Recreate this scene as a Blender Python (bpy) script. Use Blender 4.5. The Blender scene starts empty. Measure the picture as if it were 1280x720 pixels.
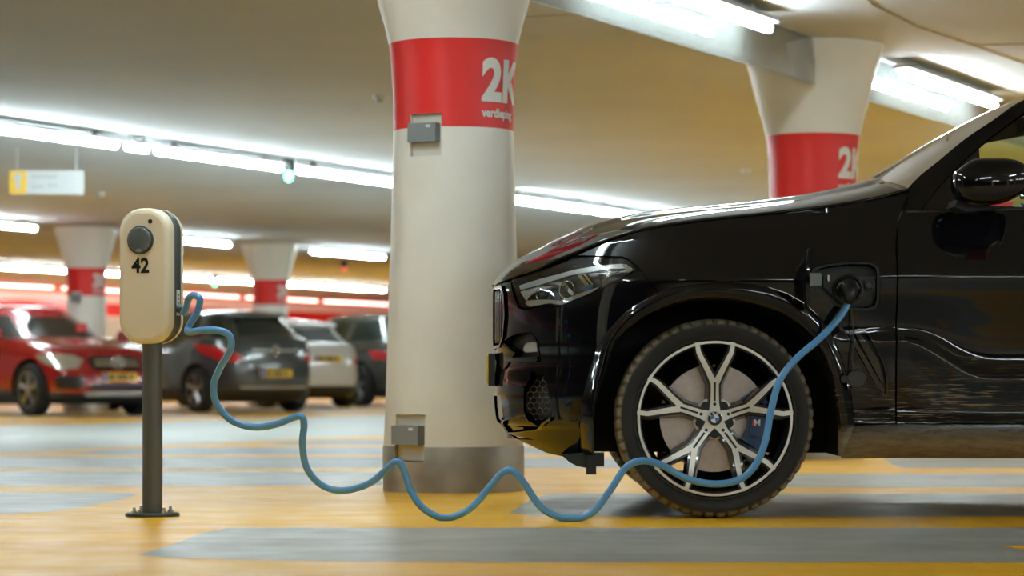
import bpy, bmesh, math, random
from math import sin, cos, pi, sqrt, radians, atan2
from mathutils import Vector, Matrix
from mathutils.geometry import delaunay_2d_cdt
from mathutils.bvhtree import BVHTree
random.seed(7)
C = bpy.context.collection
FPX = 3310.0; HOR = 468.0; CAMZ = 0.547

# ------------------------------------------------------------------ materials
def nt(name):
    m = bpy.data.materials.new(name); m.use_nodes = True
    n = m.node_tree.nodes; l = m.node_tree.links
    return m, n, l, n['Principled BSDF']
def mat(name, col, rough=.5, metal=0., coat=0., spec=.5, emit=None, estr=0., var=0., vscale=8., bump=0., bscale=60., rvar=0.):
    m, n, l, p = nt(name)
    p.inputs['Base Color'].default_value = (*col, 1)
    p.inputs['Roughness'].default_value = rough
    p.inputs['Metallic'].default_value = metal
    p.inputs['Coat Weight'].default_value = coat
    p.inputs['Coat Roughness'].default_value = .03
    p.inputs['Specular IOR Level'].default_value = spec
    if emit:
        p.inputs['Emission Color'].default_value = (*emit, 1)
        p.inputs['Emission Strength'].default_value = estr
    if var or bump or rvar:
        tc = n.new('ShaderNodeTexCoord')
    if var or rvar:
        t = n.new('ShaderNodeTexNoise'); t.inputs['Scale'].default_value = vscale; t.inputs['Detail'].default_value = 5
        l.new(tc.outputs['Object'], t.inputs['Vector'])
        if var:
            r = n.new('ShaderNodeMapRange'); r.inputs['From Min'].default_value = .3; r.inputs['From Max'].default_value = .7
            r.inputs['To Min'].default_value = 1 - var; r.inputs['To Max'].default_value = 1 + var
            l.new(t.outputs['Fac'], r.inputs['Value'])
            mx = n.new('ShaderNodeVectorMath'); mx.operation = 'SCALE'
            mx.inputs[0].default_value = col; l.new(r.outputs['Result'], mx.inputs['Scale'])
            l.new(mx.outputs['Vector'], p.inputs['Base Color'])
        if rvar:
            r = n.new('ShaderNodeMapRange'); r.inputs['From Min'].default_value = .3; r.inputs['From Max'].default_value = .7
            r.inputs['To Min'].default_value = max(0, rough - rvar); r.inputs['To Max'].default_value = rough + rvar
            l.new(t.outputs['Fac'], r.inputs['Value']); l.new(r.outputs['Result'], p.inputs['Roughness'])
    if bump:
        t2 = n.new('ShaderNodeTexNoise'); t2.inputs['Scale'].default_value = bscale; t2.inputs['Detail'].default_value = 3
        l.new(tc.outputs['Object'], t2.inputs['Vector'])
        b = n.new('ShaderNodeBump'); b.inputs['Strength'].default_value = bump; b.inputs['Distance'].default_value = .01
        l.new(t2.outputs['Fac'], b.inputs['Height']); l.new(b.outputs['Normal'], p.inputs['Normal'])
    return m
def glassmat(name, tint, rough=.0, spec=1.0, gloss_boost=0., veil=0., veilcol=(.8, .85, .8)):
    m = bpy.data.materials.new(name); m.use_nodes = True
    n = m.node_tree.nodes; l = m.node_tree.links; n.clear()
    o = n.new('ShaderNodeOutputMaterial'); t = n.new('ShaderNodeBsdfTransparent'); t.inputs['Color'].default_value = (*tint, 1)
    g = n.new('ShaderNodeBsdfGlossy'); g.inputs['Roughness'].default_value = rough
    f = n.new('ShaderNodeFresnel'); f.inputs['IOR'].default_value = 1.5
    ma = n.new('ShaderNodeMath'); ma.operation = 'MULTIPLY_ADD'; ma.inputs[1].default_value = spec; ma.inputs[2].default_value = gloss_boost
    ma.use_clamp = True
    l.new(f.outputs[0], ma.inputs[0])
    mx = n.new('ShaderNodeMixShader'); l.new(ma.outputs[0], mx.inputs[0]); l.new(t.outputs[0], mx.inputs[1]); l.new(g.outputs[0], mx.inputs[2])
    last = mx
    if veil:
        d = n.new('ShaderNodeBsdfDiffuse'); d.inputs['Color'].default_value = (*veilcol, 1)
        tr = n.new('ShaderNodeBsdfTranslucent'); tr.inputs['Color'].default_value = (*veilcol, 1)
        m1 = n.new('ShaderNodeMixShader'); l.new(d.outputs[0], m1.inputs[1]); l.new(tr.outputs[0], m1.inputs[2])
        m2 = n.new('ShaderNodeMixShader'); m2.inputs[0].default_value = veil
        l.new(mx.outputs[0], m2.inputs[1]); l.new(m1.outputs[0], m2.inputs[2]); last = m2
    l.new(last.outputs[0], o.inputs[0])
    return m

M = {}
M['yellow'] = None  # floor paints made below
def floor_mat(name, col, col2, rough, scratch=.0):
    m, n, l, p = nt(name)
    tc = n.new('ShaderNodeTexCoord')
    mp = n.new('ShaderNodeMapping'); mp.inputs['Scale'].default_value = (.35, 1.3, 1)
    l.new(tc.outputs['Object'], mp.inputs['Vector'])
    t = n.new('ShaderNodeTexNoise'); t.inputs['Scale'].default_value = 1.6; t.inputs['Detail'].default_value = 7; t.inputs['Roughness'].default_value = .6
    l.new(mp.outputs[0], t.inputs['Vector'])
    r = n.new('ShaderNodeValToRGB'); r.color_ramp.elements[0].position = .42; r.color_ramp.elements[1].position = .62
    r.color_ramp.elements[0].color = (*col, 1); r.color_ramp.elements[1].color = (*col2, 1)
    l.new(t.outputs['Fac'], r.inputs[0]); l.new(r.outputs[0], p.inputs['Base Color'])
    t2 = n.new('ShaderNodeTexNoise'); t2.inputs['Scale'].default_value = 120; t2.inputs['Detail'].default_value = 2
    l.new(tc.outputs['Object'], t2.inputs['Vector'])
    t3 = n.new('ShaderNodeTexNoise'); t3.inputs['Scale'].default_value = 5; t3.inputs['Detail'].default_value = 4
    l.new(tc.outputs['Object'], t3.inputs['Vector'])
    rr = n.new('ShaderNodeMapRange'); rr.inputs['From Min'].default_value = .3; rr.inputs['From Max'].default_value = .7
    rr.inputs['To Min'].default_value = rough - .06; p.inputs['Specular IOR Level'].default_value = .28; rr.inputs['To Max'].default_value = rough + .1
    l.new(t3.outputs['Fac'], rr.inputs['Value']); l.new(rr.outputs[0], p.inputs['Roughness'])
    b = n.new('ShaderNodeBump'); b.inputs['Strength'].default_value = .18; b.inputs['Distance'].default_value = .004
    l.new(t2.outputs['Fac'], b.inputs['Height']); l.new(b.outputs[0], p.inputs['Normal'])
    return m
M['f_yellow'] = floor_mat('yellow_floor_paint', (.85, .42, .012), (.92, .50, .03), .38)
M['f_grey'] = floor_mat('grey_floor_paint', (.33, .325, .29), (.42, .415, .375), .36)
M['f_aisle'] = floor_mat('aisle_grey_with_glare', (.58, .62, .60), (.66, .70, .68), .36)  # the grey floor lightened, glare of the tubes overhead put into its colour
M['ceil'] = mat('ceiling_concrete', (.58, .61, .635), .75, var=.07, vscale=.5, bump=.15, bscale=14)
M['wallw'] = mat('wall_paint', (.62, .60, .54), .6, var=.05, vscale=1)
M['walld'] = mat('wall_dark_paint', (.30, .29, .25), .7, var=.08, vscale=.6)
M['redband'] = mat('red_wall_paint', (.80, .045, .035), .14)
M['pinkband'] = mat('pink_wall_paint', (.92, .66, .60), .2)
M['orangeband'] = mat('orange_wall_paint', (.80, .20, .10), .35)
M['pwhite'] = mat('pillar_white_paint', (.84, .83, .77), .45, var=.03, vscale=4, bump=.08, bscale=30)
M['pred'] = mat('pillar_red_paint', (.74, .020, .016), .42, var=.05, vscale=5)
M['ptext'] = mat('pillar_lettering', (.80, .80, .77), .5)
M['skirt'] = mat('pillar_metal_skirt', (.40, .37, .32), .42, metal=.55, var=.22, vscale=5, rvar=.1)
M['recess'] = mat('recess_plate', (.72, .68, .60), .55)
M['boxgrey'] = mat('sensor_grey_plastic', (.22, .24, .25), .5)
M['label'] = mat('white_label', (.75, .75, .75), .5)
M['tube'] = mat('tube_diffuser', (.9, .9, .9), .5, emit=(.82, .96, 1.0), estr=68.)
M['pinktube'] = mat('pink_strip_light', (.9, .5, .45), .5, emit=(1., .50, .42), estr=5.)
M['housing'] = mat('light_housing', (.42, .43, .42), .5)
M['darkmetal'] = mat('dark_metal', (.05, .055, .055), .4, metal=.3)
M['green'] = mat('green_indicator', (.1, .9, .5), .4, emit=(.15, 1, .55), estr=5)
M['redlamp'] = mat('red_indicator', (.9, .1, .1), .4, emit=(1, .12, .10), estr=1.0)
M['panel'] = glassmat('smoke_curtain_glass', (.86, .90, .87), rough=.03, spec=1.0, gloss_boost=.25, veil=.13, veilcol=(.8, .85, .83))
M['cream'] = mat('charger_cream_plastic', (.82, .745, .58), .32, coat=.15)
M['cgrey'] = mat('charger_dark_plastic', (.065, .08, .082), .35)
M['cgrey2'] = mat('charger_button_plastic', (.09, .11, .115), .28, coat=.3)
M['postm'] = mat('charger_post_paint', (.085, .092, .088), .42)
M['black'] = mat('black_print', (.006, .006, .006), .4)
M['steel'] = mat('zinc_steel', (.55, .55, .52), .35, metal=1.)
M['cable'] = mat('blue_cable_jacket', (.10, .30, .60), .36)
M['plastic'] = mat('black_plastic', (.010, .010, .011), .42)
M['plastic2'] = mat('port_black_plastic', (.018, .019, .019), .45)
M['pluggrey'] = mat('plug_highlight_grey', (.12, .13, .13), .5)
M['hinge'] = mat('hinge_grey_metal', (.20, .21, .21), .4, metal=.4)
M['liner'] = mat('wheel_well_liner', (.008, .0075, .007), .85)
M['silver'] = mat('machined_alloy', (.84, .82, .78), .34, metal=.55)
M['rimblack'] = mat('gloss_black_alloy', (.012, .012, .012), .15, coat=.6)
M['disc'] = mat('brake_disc_steel', (.66, .56, .51), .45, metal=.45, var=.08, vscale=40)
M['caliper'] = mat('blue_brake_caliper', (.014, .048, .15), .3, coat=.5)
M['bmwblue'] = mat('badge_blue', (.03, .22, .55), .3)
M['white'] = mat('badge_white', (.85, .85, .85), .35)
M['red'] = mat('small_red', (.65, .02, .02), .35)
M['chrome'] = mat('chrome_trim', (.80, .80, .80), .12, metal=1.)
M['reflector'] = mat('headlight_reflector', (.72, .72, .70), .3, metal=.35)
M['lampgrey'] = mat('headlight_grey_inner', (.16, .16, .155), .25, metal=.5)
M['lampdark'] = mat('headlight_dark_inner', (.02, .02, .022), .2, coat=.5)
M['lampblue'] = mat('headlight_blue_insert', (.08, .22, .42), .3)
M['lens'] = glassmat('headlight_lens', (.90, .92, .92), spec=1.1, gloss_boost=.02)
M['glass'] = glassmat('car_window_glass', (.80, .92, .80), spec=1.0, gloss_boost=.02)
M['wsglass'] = glassmat('windscreen_glass', (.52, .58, .48), spec=1.1, gloss_boost=.08)
M['seat'] = mat('seat_leather', (.02, .019, .017), .55)
M['plateyellow'] = mat('licence_plate_yellow', (.85, .52, .02), .4)
M['platetext'] = mat('licence_plate_print', (.03, .03, .03), .4)
M['plateblue'] = mat('licence_plate_blue', (.02, .10, .50), .4)
M['bgglass'] = mat('tinted_car_glass', (.012, .020, .016), .06, coat=.3)
M['bgtyre'] = mat('parked_tyre_rubber', (.012, .012, .012), .8)
M['bgrim'] = mat('parked_alloy', (.42, .42, .42), .3, metal=.9)
M['bgred'] = mat('red_car_paint', (.27, .008, .012), .22, coat=.8)
M['bggrey'] = mat('dark_grey_car_paint', (.045, .052, .052), .20, coat=.8)
M['bgwhite'] = mat('white_car_paint', (.62, .63, .62), .22, coat=.8)
M['bgtan'] = mat('charcoal_car_paint', (.055, .058, .050), .20, coat=.8)
M['taillight'] = mat('red_tail_lamp', (.55, .015, .02), .15, coat=.8)
M['bghead'] = mat('clear_head_lamp', (.55, .56, .54), .12, metal=.6, coat=.6)
M['signwhite'] = mat('sign_white', (.60, .62, .62), .4)
M['signyellow'] = mat('sign_yellow', (.90, .55, .04), .4)
M['signgrey'] = mat('sign_grey_print', (.45, .47, .48), .5)
M['conduit'] = mat('ceiling_joint_putty', (.30, .24, .16), .7)

# black paint with road dirt gathered low on the body
def car_paint():
    m, n, l, p = nt('black_car_paint')
    geo = n.new('ShaderNodeNewGeometry'); sep = n.new('ShaderNodeSeparateXYZ'); l.new(geo.outputs['Position'], sep.inputs[0])
    # dried road dirt: an even film on the sill and behind the wheel, thin brushed streaks above it
    def mrange(src, a0, a1, b0, b1):
        r = n.new('ShaderNodeMapRange'); r.inputs['From Min'].default_value = a0; r.inputs['From Max'].default_value = a1
        r.inputs['To Min'].default_value = b0; r.inputs['To Max'].default_value = b1; l.new(src, r.inputs['Value']); return r.outputs[0]
    def mth(op, a_, b_):
        k = n.new('ShaderNodeMath'); k.operation = op
        for i_, q_ in enumerate((a_, b_)):
            if isinstance(q_, (int, float)): k.inputs[i_].default_value = q_
            else: l.new(q_, k.inputs[i_])
        return k.outputs[0]
    def noise(rot, scl, sc_, det):
        mp = n.new('ShaderNodeMapping'); mp.inputs['Rotation'].default_value = (0, radians(rot), 0); mp.inputs['Scale'].default_value = scl
        l.new(geo.outputs['Position'], mp.inputs['Vector']); ns = n.new('ShaderNodeTexNoise'); ns.inputs['Scale'].default_value = sc_; ns.inputs['Detail'].default_value = det
        ns.inputs['Roughness'].default_value = .65; l.new(mp.outputs[0], ns.inputs['Vector']); return ns.outputs['Fac']
    xg = mrange(sep.outputs['X'], .95, 1.15, 0, 1)
    film = mth('MULTIPLY', mrange(sep.outputs['Z'], .36, .29, 0, 1), mrange(noise(-20, (6, 6, 26), 3, 8), .35, .60, .5, .95))
    patch = mrange(noise(0, (1, 1, 1), 3.2, 3), .42, .58, 0, 1)
    s1 = mrange(noise(-24, (4, 8, 130), 1.6, 2), .60, .66, 0, 1); s2 = mrange(noise(38, (5, 8, 150), 1.4, 2), .62, .67, 0, 1)
    streak = mth('MULTIPLY', mth('MULTIPLY', mth('MAXIMUM', s1, s2), mrange(sep.outputs['Z'], .66, .45, 0, .8)), patch)
    mrv = mth('MULTIPLY', mth('MAXIMUM', film, streak), xg)
    mix = n.new('ShaderNodeMix'); mix.data_type = 'RGBA'; mix.inputs[6].default_value = (.0030, .0032, .0050, 1); mix.inputs[7].default_value = (.25, .185, .10, 1)
    l.new(mrv, mix.inputs[0]); l.new(mix.outputs[2], p.inputs['Base Color'])
    rg = n.new('ShaderNodeMapRange'); rg.inputs['To Min'].default_value = .045; rg.inputs['To Max'].default_value = .8; l.new(mrv, rg.inputs['Value'])
    l.new(rg.outputs[0], p.inputs['Roughness'])
    return m
M['paint'] = car_paint()
def tyre_mat():
    m, n, l, p = nt('tyre_rubber')
    tc = n.new('ShaderNodeTexCoord'); sep = n.new('ShaderNodeSeparateXYZ'); l.new(tc.outputs['Object'], sep.inputs[0])
    cb = n.new('ShaderNodeCombineXYZ'); l.new(sep.outputs['X'], cb.inputs['X']); l.new(sep.outputs['Z'], cb.inputs['Z'])
    ln = n.new('ShaderNodeVectorMath'); ln.operation = 'LENGTH'; l.new(cb.outputs[0], ln.inputs[0])
    ns = n.new('ShaderNodeTexNoise'); ns.inputs['Scale'].default_value = 28; ns.inputs['Detail'].default_value = 7; l.new(tc.outputs['Object'], ns.inputs['Vector'])
    r = n.new('ShaderNodeMapRange'); r.inputs['From Min'].default_value = .352; r.inputs['From Max'].default_value = .366; l.new(ln.outputs['Value'], r.inputs['Value'])
    r.inputs['To Max'].default_value = .85
    a = n.new('ShaderNodeMath'); a.operation = 'MULTIPLY_ADD'; a.inputs[1].default_value = .55; l.new(ns.outputs['Fac'], a.inputs[0]); l.new(r.outputs[0], a.inputs[2])
    r2 = n.new('ShaderNodeMapRange'); r2.inputs['From Min'].default_value = .36; r2.inputs['From Max'].default_value = .95; l.new(a.outputs[0], r2.inputs['Value'])
    mix = n.new('ShaderNodeMix'); mix.data_type = 'RGBA'; mix.inputs[6].default_value = (.010, .010, .010, 1); mix.inputs[7].default_value = (.20, .165, .115, 1)
    l.new(r2.outputs[0], mix.inputs[0]); l.new(mix.outputs[2], p.inputs['Base Color'])
    p.inputs['Roughness'].default_value = .7
    b = n.new('ShaderNodeBump'); b.inputs['Strength'].default_value = .4; b.inputs['Distance'].default_value = .002; l.new(ns.outputs['Fac'], b.inputs['Height']); l.new(b.outputs[0], p.inputs['Normal'])
    return m
M['tyre'] = tyre_mat()

# ------------------------------------------------------------------ mesh helpers
def mk(name, verts, faces, m, parent=None, smooth=False, origin=None, loc=None, normals=None, mats=None, fmat=None, auto=None):
    if origin is not None:
        verts = [Vector(v) - origin for v in verts]
    me = bpy.data.meshes.new(name); me.from_pydata([tuple(v) for v in verts], [], faces); me.validate(); me.update()
    for mm in (mats or [m]): me.materials.append(mm)
    if fmat:
        for i, pl in enumerate(me.polygons): pl.material_index = fmat[i] if i < len(fmat) else 0
    if smooth or auto:
        for pl in me.polygons: pl.use_smooth = True
    if auto: me.set_sharp_from_angle(angle=radians(auto))
    if normals and len(normals) == len(me.vertices):
        me.normals_split_custom_set_from_vertices([tuple(n) for n in normals])
    o = bpy.data.objects.new(name, me); C.objects.link(o)
    if parent: o.parent = parent
    if loc is not None: o.location = loc
    return o
def thing(name, label, cat, loc=(0, 0, 0), rotz=0, group=None):
    o = bpy.data.objects.new(name, None); C.objects.link(o); o.location = loc; o.rotation_euler = (0, 0, rotz)
    o.empty_display_size = .2
    return tag(o, label, cat, group)
def tag(o, label, cat, group=None):
    o['label'] = label; o['category'] = cat
    if group: o['group'] = group
    return o
def struct(o):
    o['kind'] = 'structure'; return o
def dup(root, loc, rotz, label, group=None):
    r = root.copy(); C.objects.link(r); r.location = loc; r.rotation_euler = (0, 0, rotz); r['label'] = label
    if group: r['group'] = group
    for ch in list(root.children):
        c = ch.copy(); C.objects.link(c); c.parent = r
        for g in ch.children:
            d = g.copy(); C.objects.link(d); d.parent = c
    return r
class B:
    """collects simple shapes as one mesh"""
    def __init__(s): s.v = []; s.f = []; s.m = []
    def add(s, v, f, mi=0):
        k = len(s.v); s.v += [Vector(x) for x in v]; s.f += [[i + k for i in q] for q in f]; s.m += [mi] * len(f); return s
    def box(s, x0, x1, y0, y1, z0, z1, mi=0, M4=None):
        v = [Vector(p) for p in ((x0, y0, z0), (x1, y0, z0), (x1, y1, z0), (x0, y1, z0), (x0, y0, z1), (x1, y0, z1), (x1, y1, z1), (x0, y1, z1))]
        if M4: v = [M4 @ p for p in v]
        return s.add(v, [(0, 3, 2, 1), (4, 5, 6, 7), (0, 1, 5, 4), (1, 2, 6, 5), (2, 3, 7, 6), (3, 0, 4, 7)], mi)
    def lathe(s, prof, seg=32, axis='z', c=(0, 0, 0), mi=0, rf=None, cap=True):
        """prof: list of (r, h)"""
        v = []; f = []; c = Vector(c)
        for (r, h) in prof:
            for k in range(seg):
                a = 2 * pi * k / seg; rr = r if rf is None else rf(r, h, k)
                p = (rr * cos(a), rr * sin(a), h)
                if axis == 'y': p = (p[0], h, p[1])
                elif axis == 'x': p = (h, p[0], p[1])
                v.append(c + Vector(p))
        for i in range(len(prof) - 1):
            for k in range(seg):
                k2 = (k + 1) % seg
                f.append((i * seg + k, i * seg + k2, (i + 1) * seg + k2, (i + 1) * seg + k))
        if cap:
            if prof[0][0] > 1e-6: f.append(tuple(range(seg))[::-1])
            if prof[-1][0] > 1e-6: f.append(tuple(range((len(prof) - 1) * seg, len(prof) * seg)))
        return s.add(v, f, mi)
    def prism(s, poly, y0, y1, mi=0, scale1=1.0, fn=None):
        """poly in (x,z), extruded along y"""
        n = len(poly); v = [(p[0], y0, p[1]) for p in poly] + [(p[0] * scale1, y1, p[1] * scale1) for p in poly]
        f = [tuple(range(n)), tuple(range(2 * n - 1, n - 1, -1))] + [(i, n + i, n + (i + 1) % n, (i + 1) % n) for i in range(n)]
        if fn: v = [fn(p) for p in v]
        return s.add(v, f, mi)
    def tube(s, pts, r, seg=10, mi=0, cap=True):
        pts = [Vector(p) for p in pts]; v = []; f = []
        t = (pts[1] - pts[0]).normalized(); nrm = t.orthogonal().normalized()
        for i, p in enumerate(pts):
            t2 = (pts[min(i + 1, len(pts) - 1)] - pts[max(i - 1, 0)]).normalized()
            q = t.rotation_difference(t2); nrm = (q @ nrm).normalized(); t = t2; bn = t.cross(nrm)
            rr = r[i] if isinstance(r, (list, tuple)) else r
            for k in range(seg):
                a = 2 * pi * k / seg; v.append(p + (nrm * cos(a) + bn * sin(a)) * rr)
        for i in range(len(pts) - 1):
            for k in range(seg):
                k2 = (k + 1) % seg; f.append((i * seg + k, i * seg + k2, (i + 1) * seg + k2, (i + 1) * seg + k))
        if cap: f += [tuple(range(seg))[::-1], tuple(range((len(pts) - 1) * seg, len(pts) * seg))]
        return s.add(v, f, mi)
    def xf(s, M4):
        s.v = [M4 @ v for v in s.v]; return s
    def build(s, name, m, parent=None, smooth=False, origin=None, loc=None, mats=None, auto=None):
        o = mk(name, s.v, s.f, m, parent, smooth, origin, loc, mats=mats, fmat=s.m if mats else None, auto=auto)
        bm = bmesh.new(); bm.from_mesh(o.data); bmesh.ops.recalc_face_normals(bm, faces=bm.faces); bm.to_mesh(o.data); bm.free()
        return o
def smoothpath(pts, n=8):
    out = []; pts = [Vector(p) for p in pts]
    for i in range(len(pts) - 1):
        p0 = pts[max(i - 1, 0)]; p1 = pts[i]; p2 = pts[i + 1]; p3 = pts[min(i + 2, len(pts) - 1)]
        for k in range(n):
            t = k / n
            out.append(.5 * ((2 * p1) + (p2 - p0) * t + (2 * p0 - 5 * p1 + 4 * p2 - p3) * t * t + (3 * p1 - p0 - 3 * p2 + p3) * t ** 3))
    out.append(pts[-1]); return out
def interp(tab, x):
    if x <= tab[0][0]: return tab[0][1]
    if x >= tab[-1][0]: return tab[-1][1]
    for i in range(len(tab) - 1):
        if tab[i][0] <= x <= tab[i + 1][0]: break
    def sl(j):
        if j <= 0: return (tab[1][1] - tab[0][1]) / (tab[1][0] - tab[0][0])
        if j >= len(tab) - 1: return (tab[-1][1] - tab[-2][1]) / (tab[-1][0] - tab[-2][0])
        a = (tab[j][1] - tab[j - 1][1]) / (tab[j][0] - tab[j - 1][0]); b = (tab[j + 1][1] - tab[j][1]) / (tab[j + 1][0] - tab[j][0])
        return 0 if a * b <= 0 else 2 * a * b / (a + b)
    x0, y0 = tab[i]; x1, y1 = tab[i + 1]; h = x1 - x0; t = (x - x0) / h
    return (2 * t ** 3 - 3 * t * t + 1) * y0 + (t ** 3 - 2 * t * t + t) * h * sl(i) + (-2 * t ** 3 + 3 * t * t) * y1 + (t ** 3 - t * t) * h * sl(i + 1)
def text2d(s, size, bold=0., align='LEFT'):
    cu = bpy.data.curves.new('t', 'FONT'); cu.body = s; cu.size = size; cu.align_x = align; cu.offset = bold; cu.resolution_u = 6
    o = bpy.data.objects.new('t', cu); C.objects.link(o)
    dg = bpy.context.evaluated_depsgraph_get(); dg.update()
    me = bpy.data.meshes.new_from_object(o.evaluated_get(dg))
    bpy.data.objects.remove(o); bpy.data.curves.remove(cu)
    bm = bmesh.new(); bm.from_mesh(me); bpy.data.meshes.remove(me)
    return bm
def bm_out(bm, fn):
    bm.verts.ensure_lookup_table(); bm.verts.index_update()
    v = [fn(q.co.x, q.co.y) for q in bm.verts]; f = [[q.index for q in fc.verts] for fc in bm.faces]; bm.free(); return v, f
def slice_x(bm, step):
    xs = [v.co.x for v in bm.verts]; x = min(xs) + step
    while x < max(xs):
        bmesh.ops.bisect_plane(bm, geom=bm.verts[:] + bm.edges[:] + bm.faces[:], plane_co=(x, 0, 0), plane_no=(1, 0, 0)); x += step
def boolean(o, cutters):
    for c in cutters:
        md = o.modifiers.new('b', 'BOOLEAN'); md.operation = 'DIFFERENCE'; md.object = c; md.solver = 'EXACT'
        md.material_mode = 'TRANSFER'
    dg = bpy.context.evaluated_depsgraph_get(); dg.update()
    me = bpy.data.meshes.new_from_object(o.evaluated_get(dg)); o.modifiers.clear(); old = o.data; o.data = me
    nm = old.name; bpy.data.meshes.remove(old); me.name = nm
    for c in cutters: bpy.data.objects.remove(c)
    return o
def pxg(x, y):
    Y = FPX * CAMZ / (y - HOR); return Vector(((x - 640) / FPX * Y, Y, 0))
def pxy(x, y, Y):
    return Vector(((x - 640) / FPX * Y, Y, CAMZ + (HOR - y) / FPX * Y))
# ------------------------------------------------------------------ garage grid
E1 = Vector((.434, .901, 0)); NN = Vector((-.901, .434, 0)); CEIL = 2.69
def rowp(d, x, z=0):
    mm = (x - 640) / FPX; Y = d / (NN.x * mm + NN.y); return Vector((mm * Y, Y, z))
def gp(d, t, z=0): return NN * d + E1 * t + Vector((0, 0, z))
# ================================================================== SETTING
def build_floor():
    b = B()
    def q(pts, mi, z): b.add([(p[0], p[1], z) for p in pts], [tuple(range(len(pts)))], mi)
    q([gp(-20, -25), gp(36.2, -25), gp(36.2, 75), gp(-20, 75)][::-1], 0, 0)
    q([gp(11.35, -25), gp(16.9, -25), gp(16.9, 75), gp(11.35, 75)][::-1], 2, .0006)
    def stripe(pts, xr=None, xl=None):
        """outline in photo pixels on the ground; xl/xr extend it in metres"""
        w = [pxg(*p) for p in pts]
        q(w, 1, .0008)
    def band(y0, y1, tipL=None, tipR=None, XL=-12, XR=13):
        Y0 = pxg(640, y0).y; Y1 = pxg(640, y1).y   # y0 lower in picture = nearer
        left = tipL if tipL else [(XL, Y0), (XL, Y1)]
        right = tipR if tipR else [(XR, Y1), (XR, Y0)]
        q([(x, y) for x, y in left + right], 1, .0008)
    g = lambda *p: [tuple(pxg(*k)[:2]) for k in p]
    band(703, 659, tipL=g((640, 703), (400, 701), (220, 698), (172, 694), (215, 681), (250, 667), (285, 660)))
    band(645.5, 617, tipL=g((667, 645), (637, 641), (667, 623), (690, 617.3)))
    band(609, 592, tipL=g((875, 609), (862, 606), (890, 596), (905, 592)))
    band(585, 571, tipL=g((1130, 585), (1116, 581), (1106, 575), (1103, 571)))
    band(643, 616, XL=-12, tipR=g((118, 616), (155, 616.5), (173, 618), (150, 625), (100, 635), (60, 640), (0, 643)))
    band(607, 589.5, XL=-5.2, tipR=g((575, 590), (560, 598), (540, 607)))
    band(584.5, 572, XL=-4.1, tipR=g((800, 572.5), (790, 578), (770, 585)))
    band(568, 559.5, tipL=g((150, 568), (90, 567), (130, 562), (200, 560)), tipR=g((760, 559.5), (745, 567.5)))
    band(556.5, 549.5, tipL=g((360, 556), (325, 554), (400, 550)), tipR=g((760, 549.5), (745, 556)))
    band(545, 540, tipL=g((560, 544), (600, 541)), tipR=g((760, 540), (745, 545)))
    for (ya, yb) in ((5.1, 6.75), (2.6, 4.3), (0.2, 1.9), (-2.2, -.5), (-4.6, -2.9)):
        q([(-9, ya), (9, ya), (9, yb), (-8, yb)], 1, .0008)
    for k in range(9):   # bay markings beyond the aisle
        t = 2 + k * 5.2
        q([gp(19.5, t), gp(17.4, t + 2.2), gp(24, t + 3.2), gp(24, t + .8)][::-1], 1, .0008)
    # small yellow flecks of paint on the near grey stripe
    q([pxg(1250, 682), pxg(1275, 687), pxg(1330, 688), pxg(1340, 683)], 0, .0012)
    q([pxg(1262, 666), pxg(1330, 667), pxg(1340, 666), pxg(1300, 665.3)], 0, .0012)
    struct(b.build('floor', None, mats=[M['f_yellow'], M['f_grey'], M['f_aisle']]))
build_floor()
cb = B()
cc = [gp(-20, -25, CEIL), gp(36.2, -25, CEIL), gp(36.2, 75, CEIL), gp(-20, 75, CEIL)]
cb.add(cc + [c + Vector((0, 0, .3)) for c in cc], [(0, 1, 2, 3), (7, 6, 5, 4), (0, 4, 5, 1), (1, 5, 6, 2), (2, 6, 7, 3), (3, 7, 4, 0)])
struct(cb.build('ceiling', M['ceil']))
def wall(name, a, b_, m, bands=None, th=.2):
    b = B(); a = Vector(a); b_ = Vector(b_); ctr = gp(8, 25); n = Vector((-(b_ - a).y, (b_ - a).x, 0)).normalized()
    if n.dot(ctr - a) > 0: n = -n
    zs = [0] + [z for z, _ in (bands or [])] + [CEIL]; mi = [0] + [k for _, k in (bands or [])]
    for i in range(len(zs) - 1):
        p = [a, b_]; v = []
        for z in (zs[i], zs[i + 1]):
            v += [a + Vector((0, 0, z)), b_ + Vector((0, 0, z)), b_ + n * th + Vector((0, 0, z)), a + n * th + Vector((0, 0, z))]
        b.add(v, [(0, 3, 2, 1), (4, 5, 6, 7), (0, 1, 5, 4), (1, 2, 6, 5), (2, 3, 7, 6), (3, 0, 4, 7)], mi[i])
    return struct(b.build(name, None, mats=m if isinstance(m, list) else [m]))
wall('wall_back', gp(36.2, -25), gp(36.2, 75), [M['wallw'], M['redband'], M['pinkband'], M['orangeband']],
     bands=[(1.86, 2), (1.95, 1), (2.24, 2), (2.44, 3)])
wall('wall_front', gp(-20, -25), gp(-20, 75), M['walld'])
wall('wall_left', gp(-20, -25), gp(36.2, -25), M['walld'])
wall('wall_right', gp(-20, 75), gp(36.2, 75), M['walld'])

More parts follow.
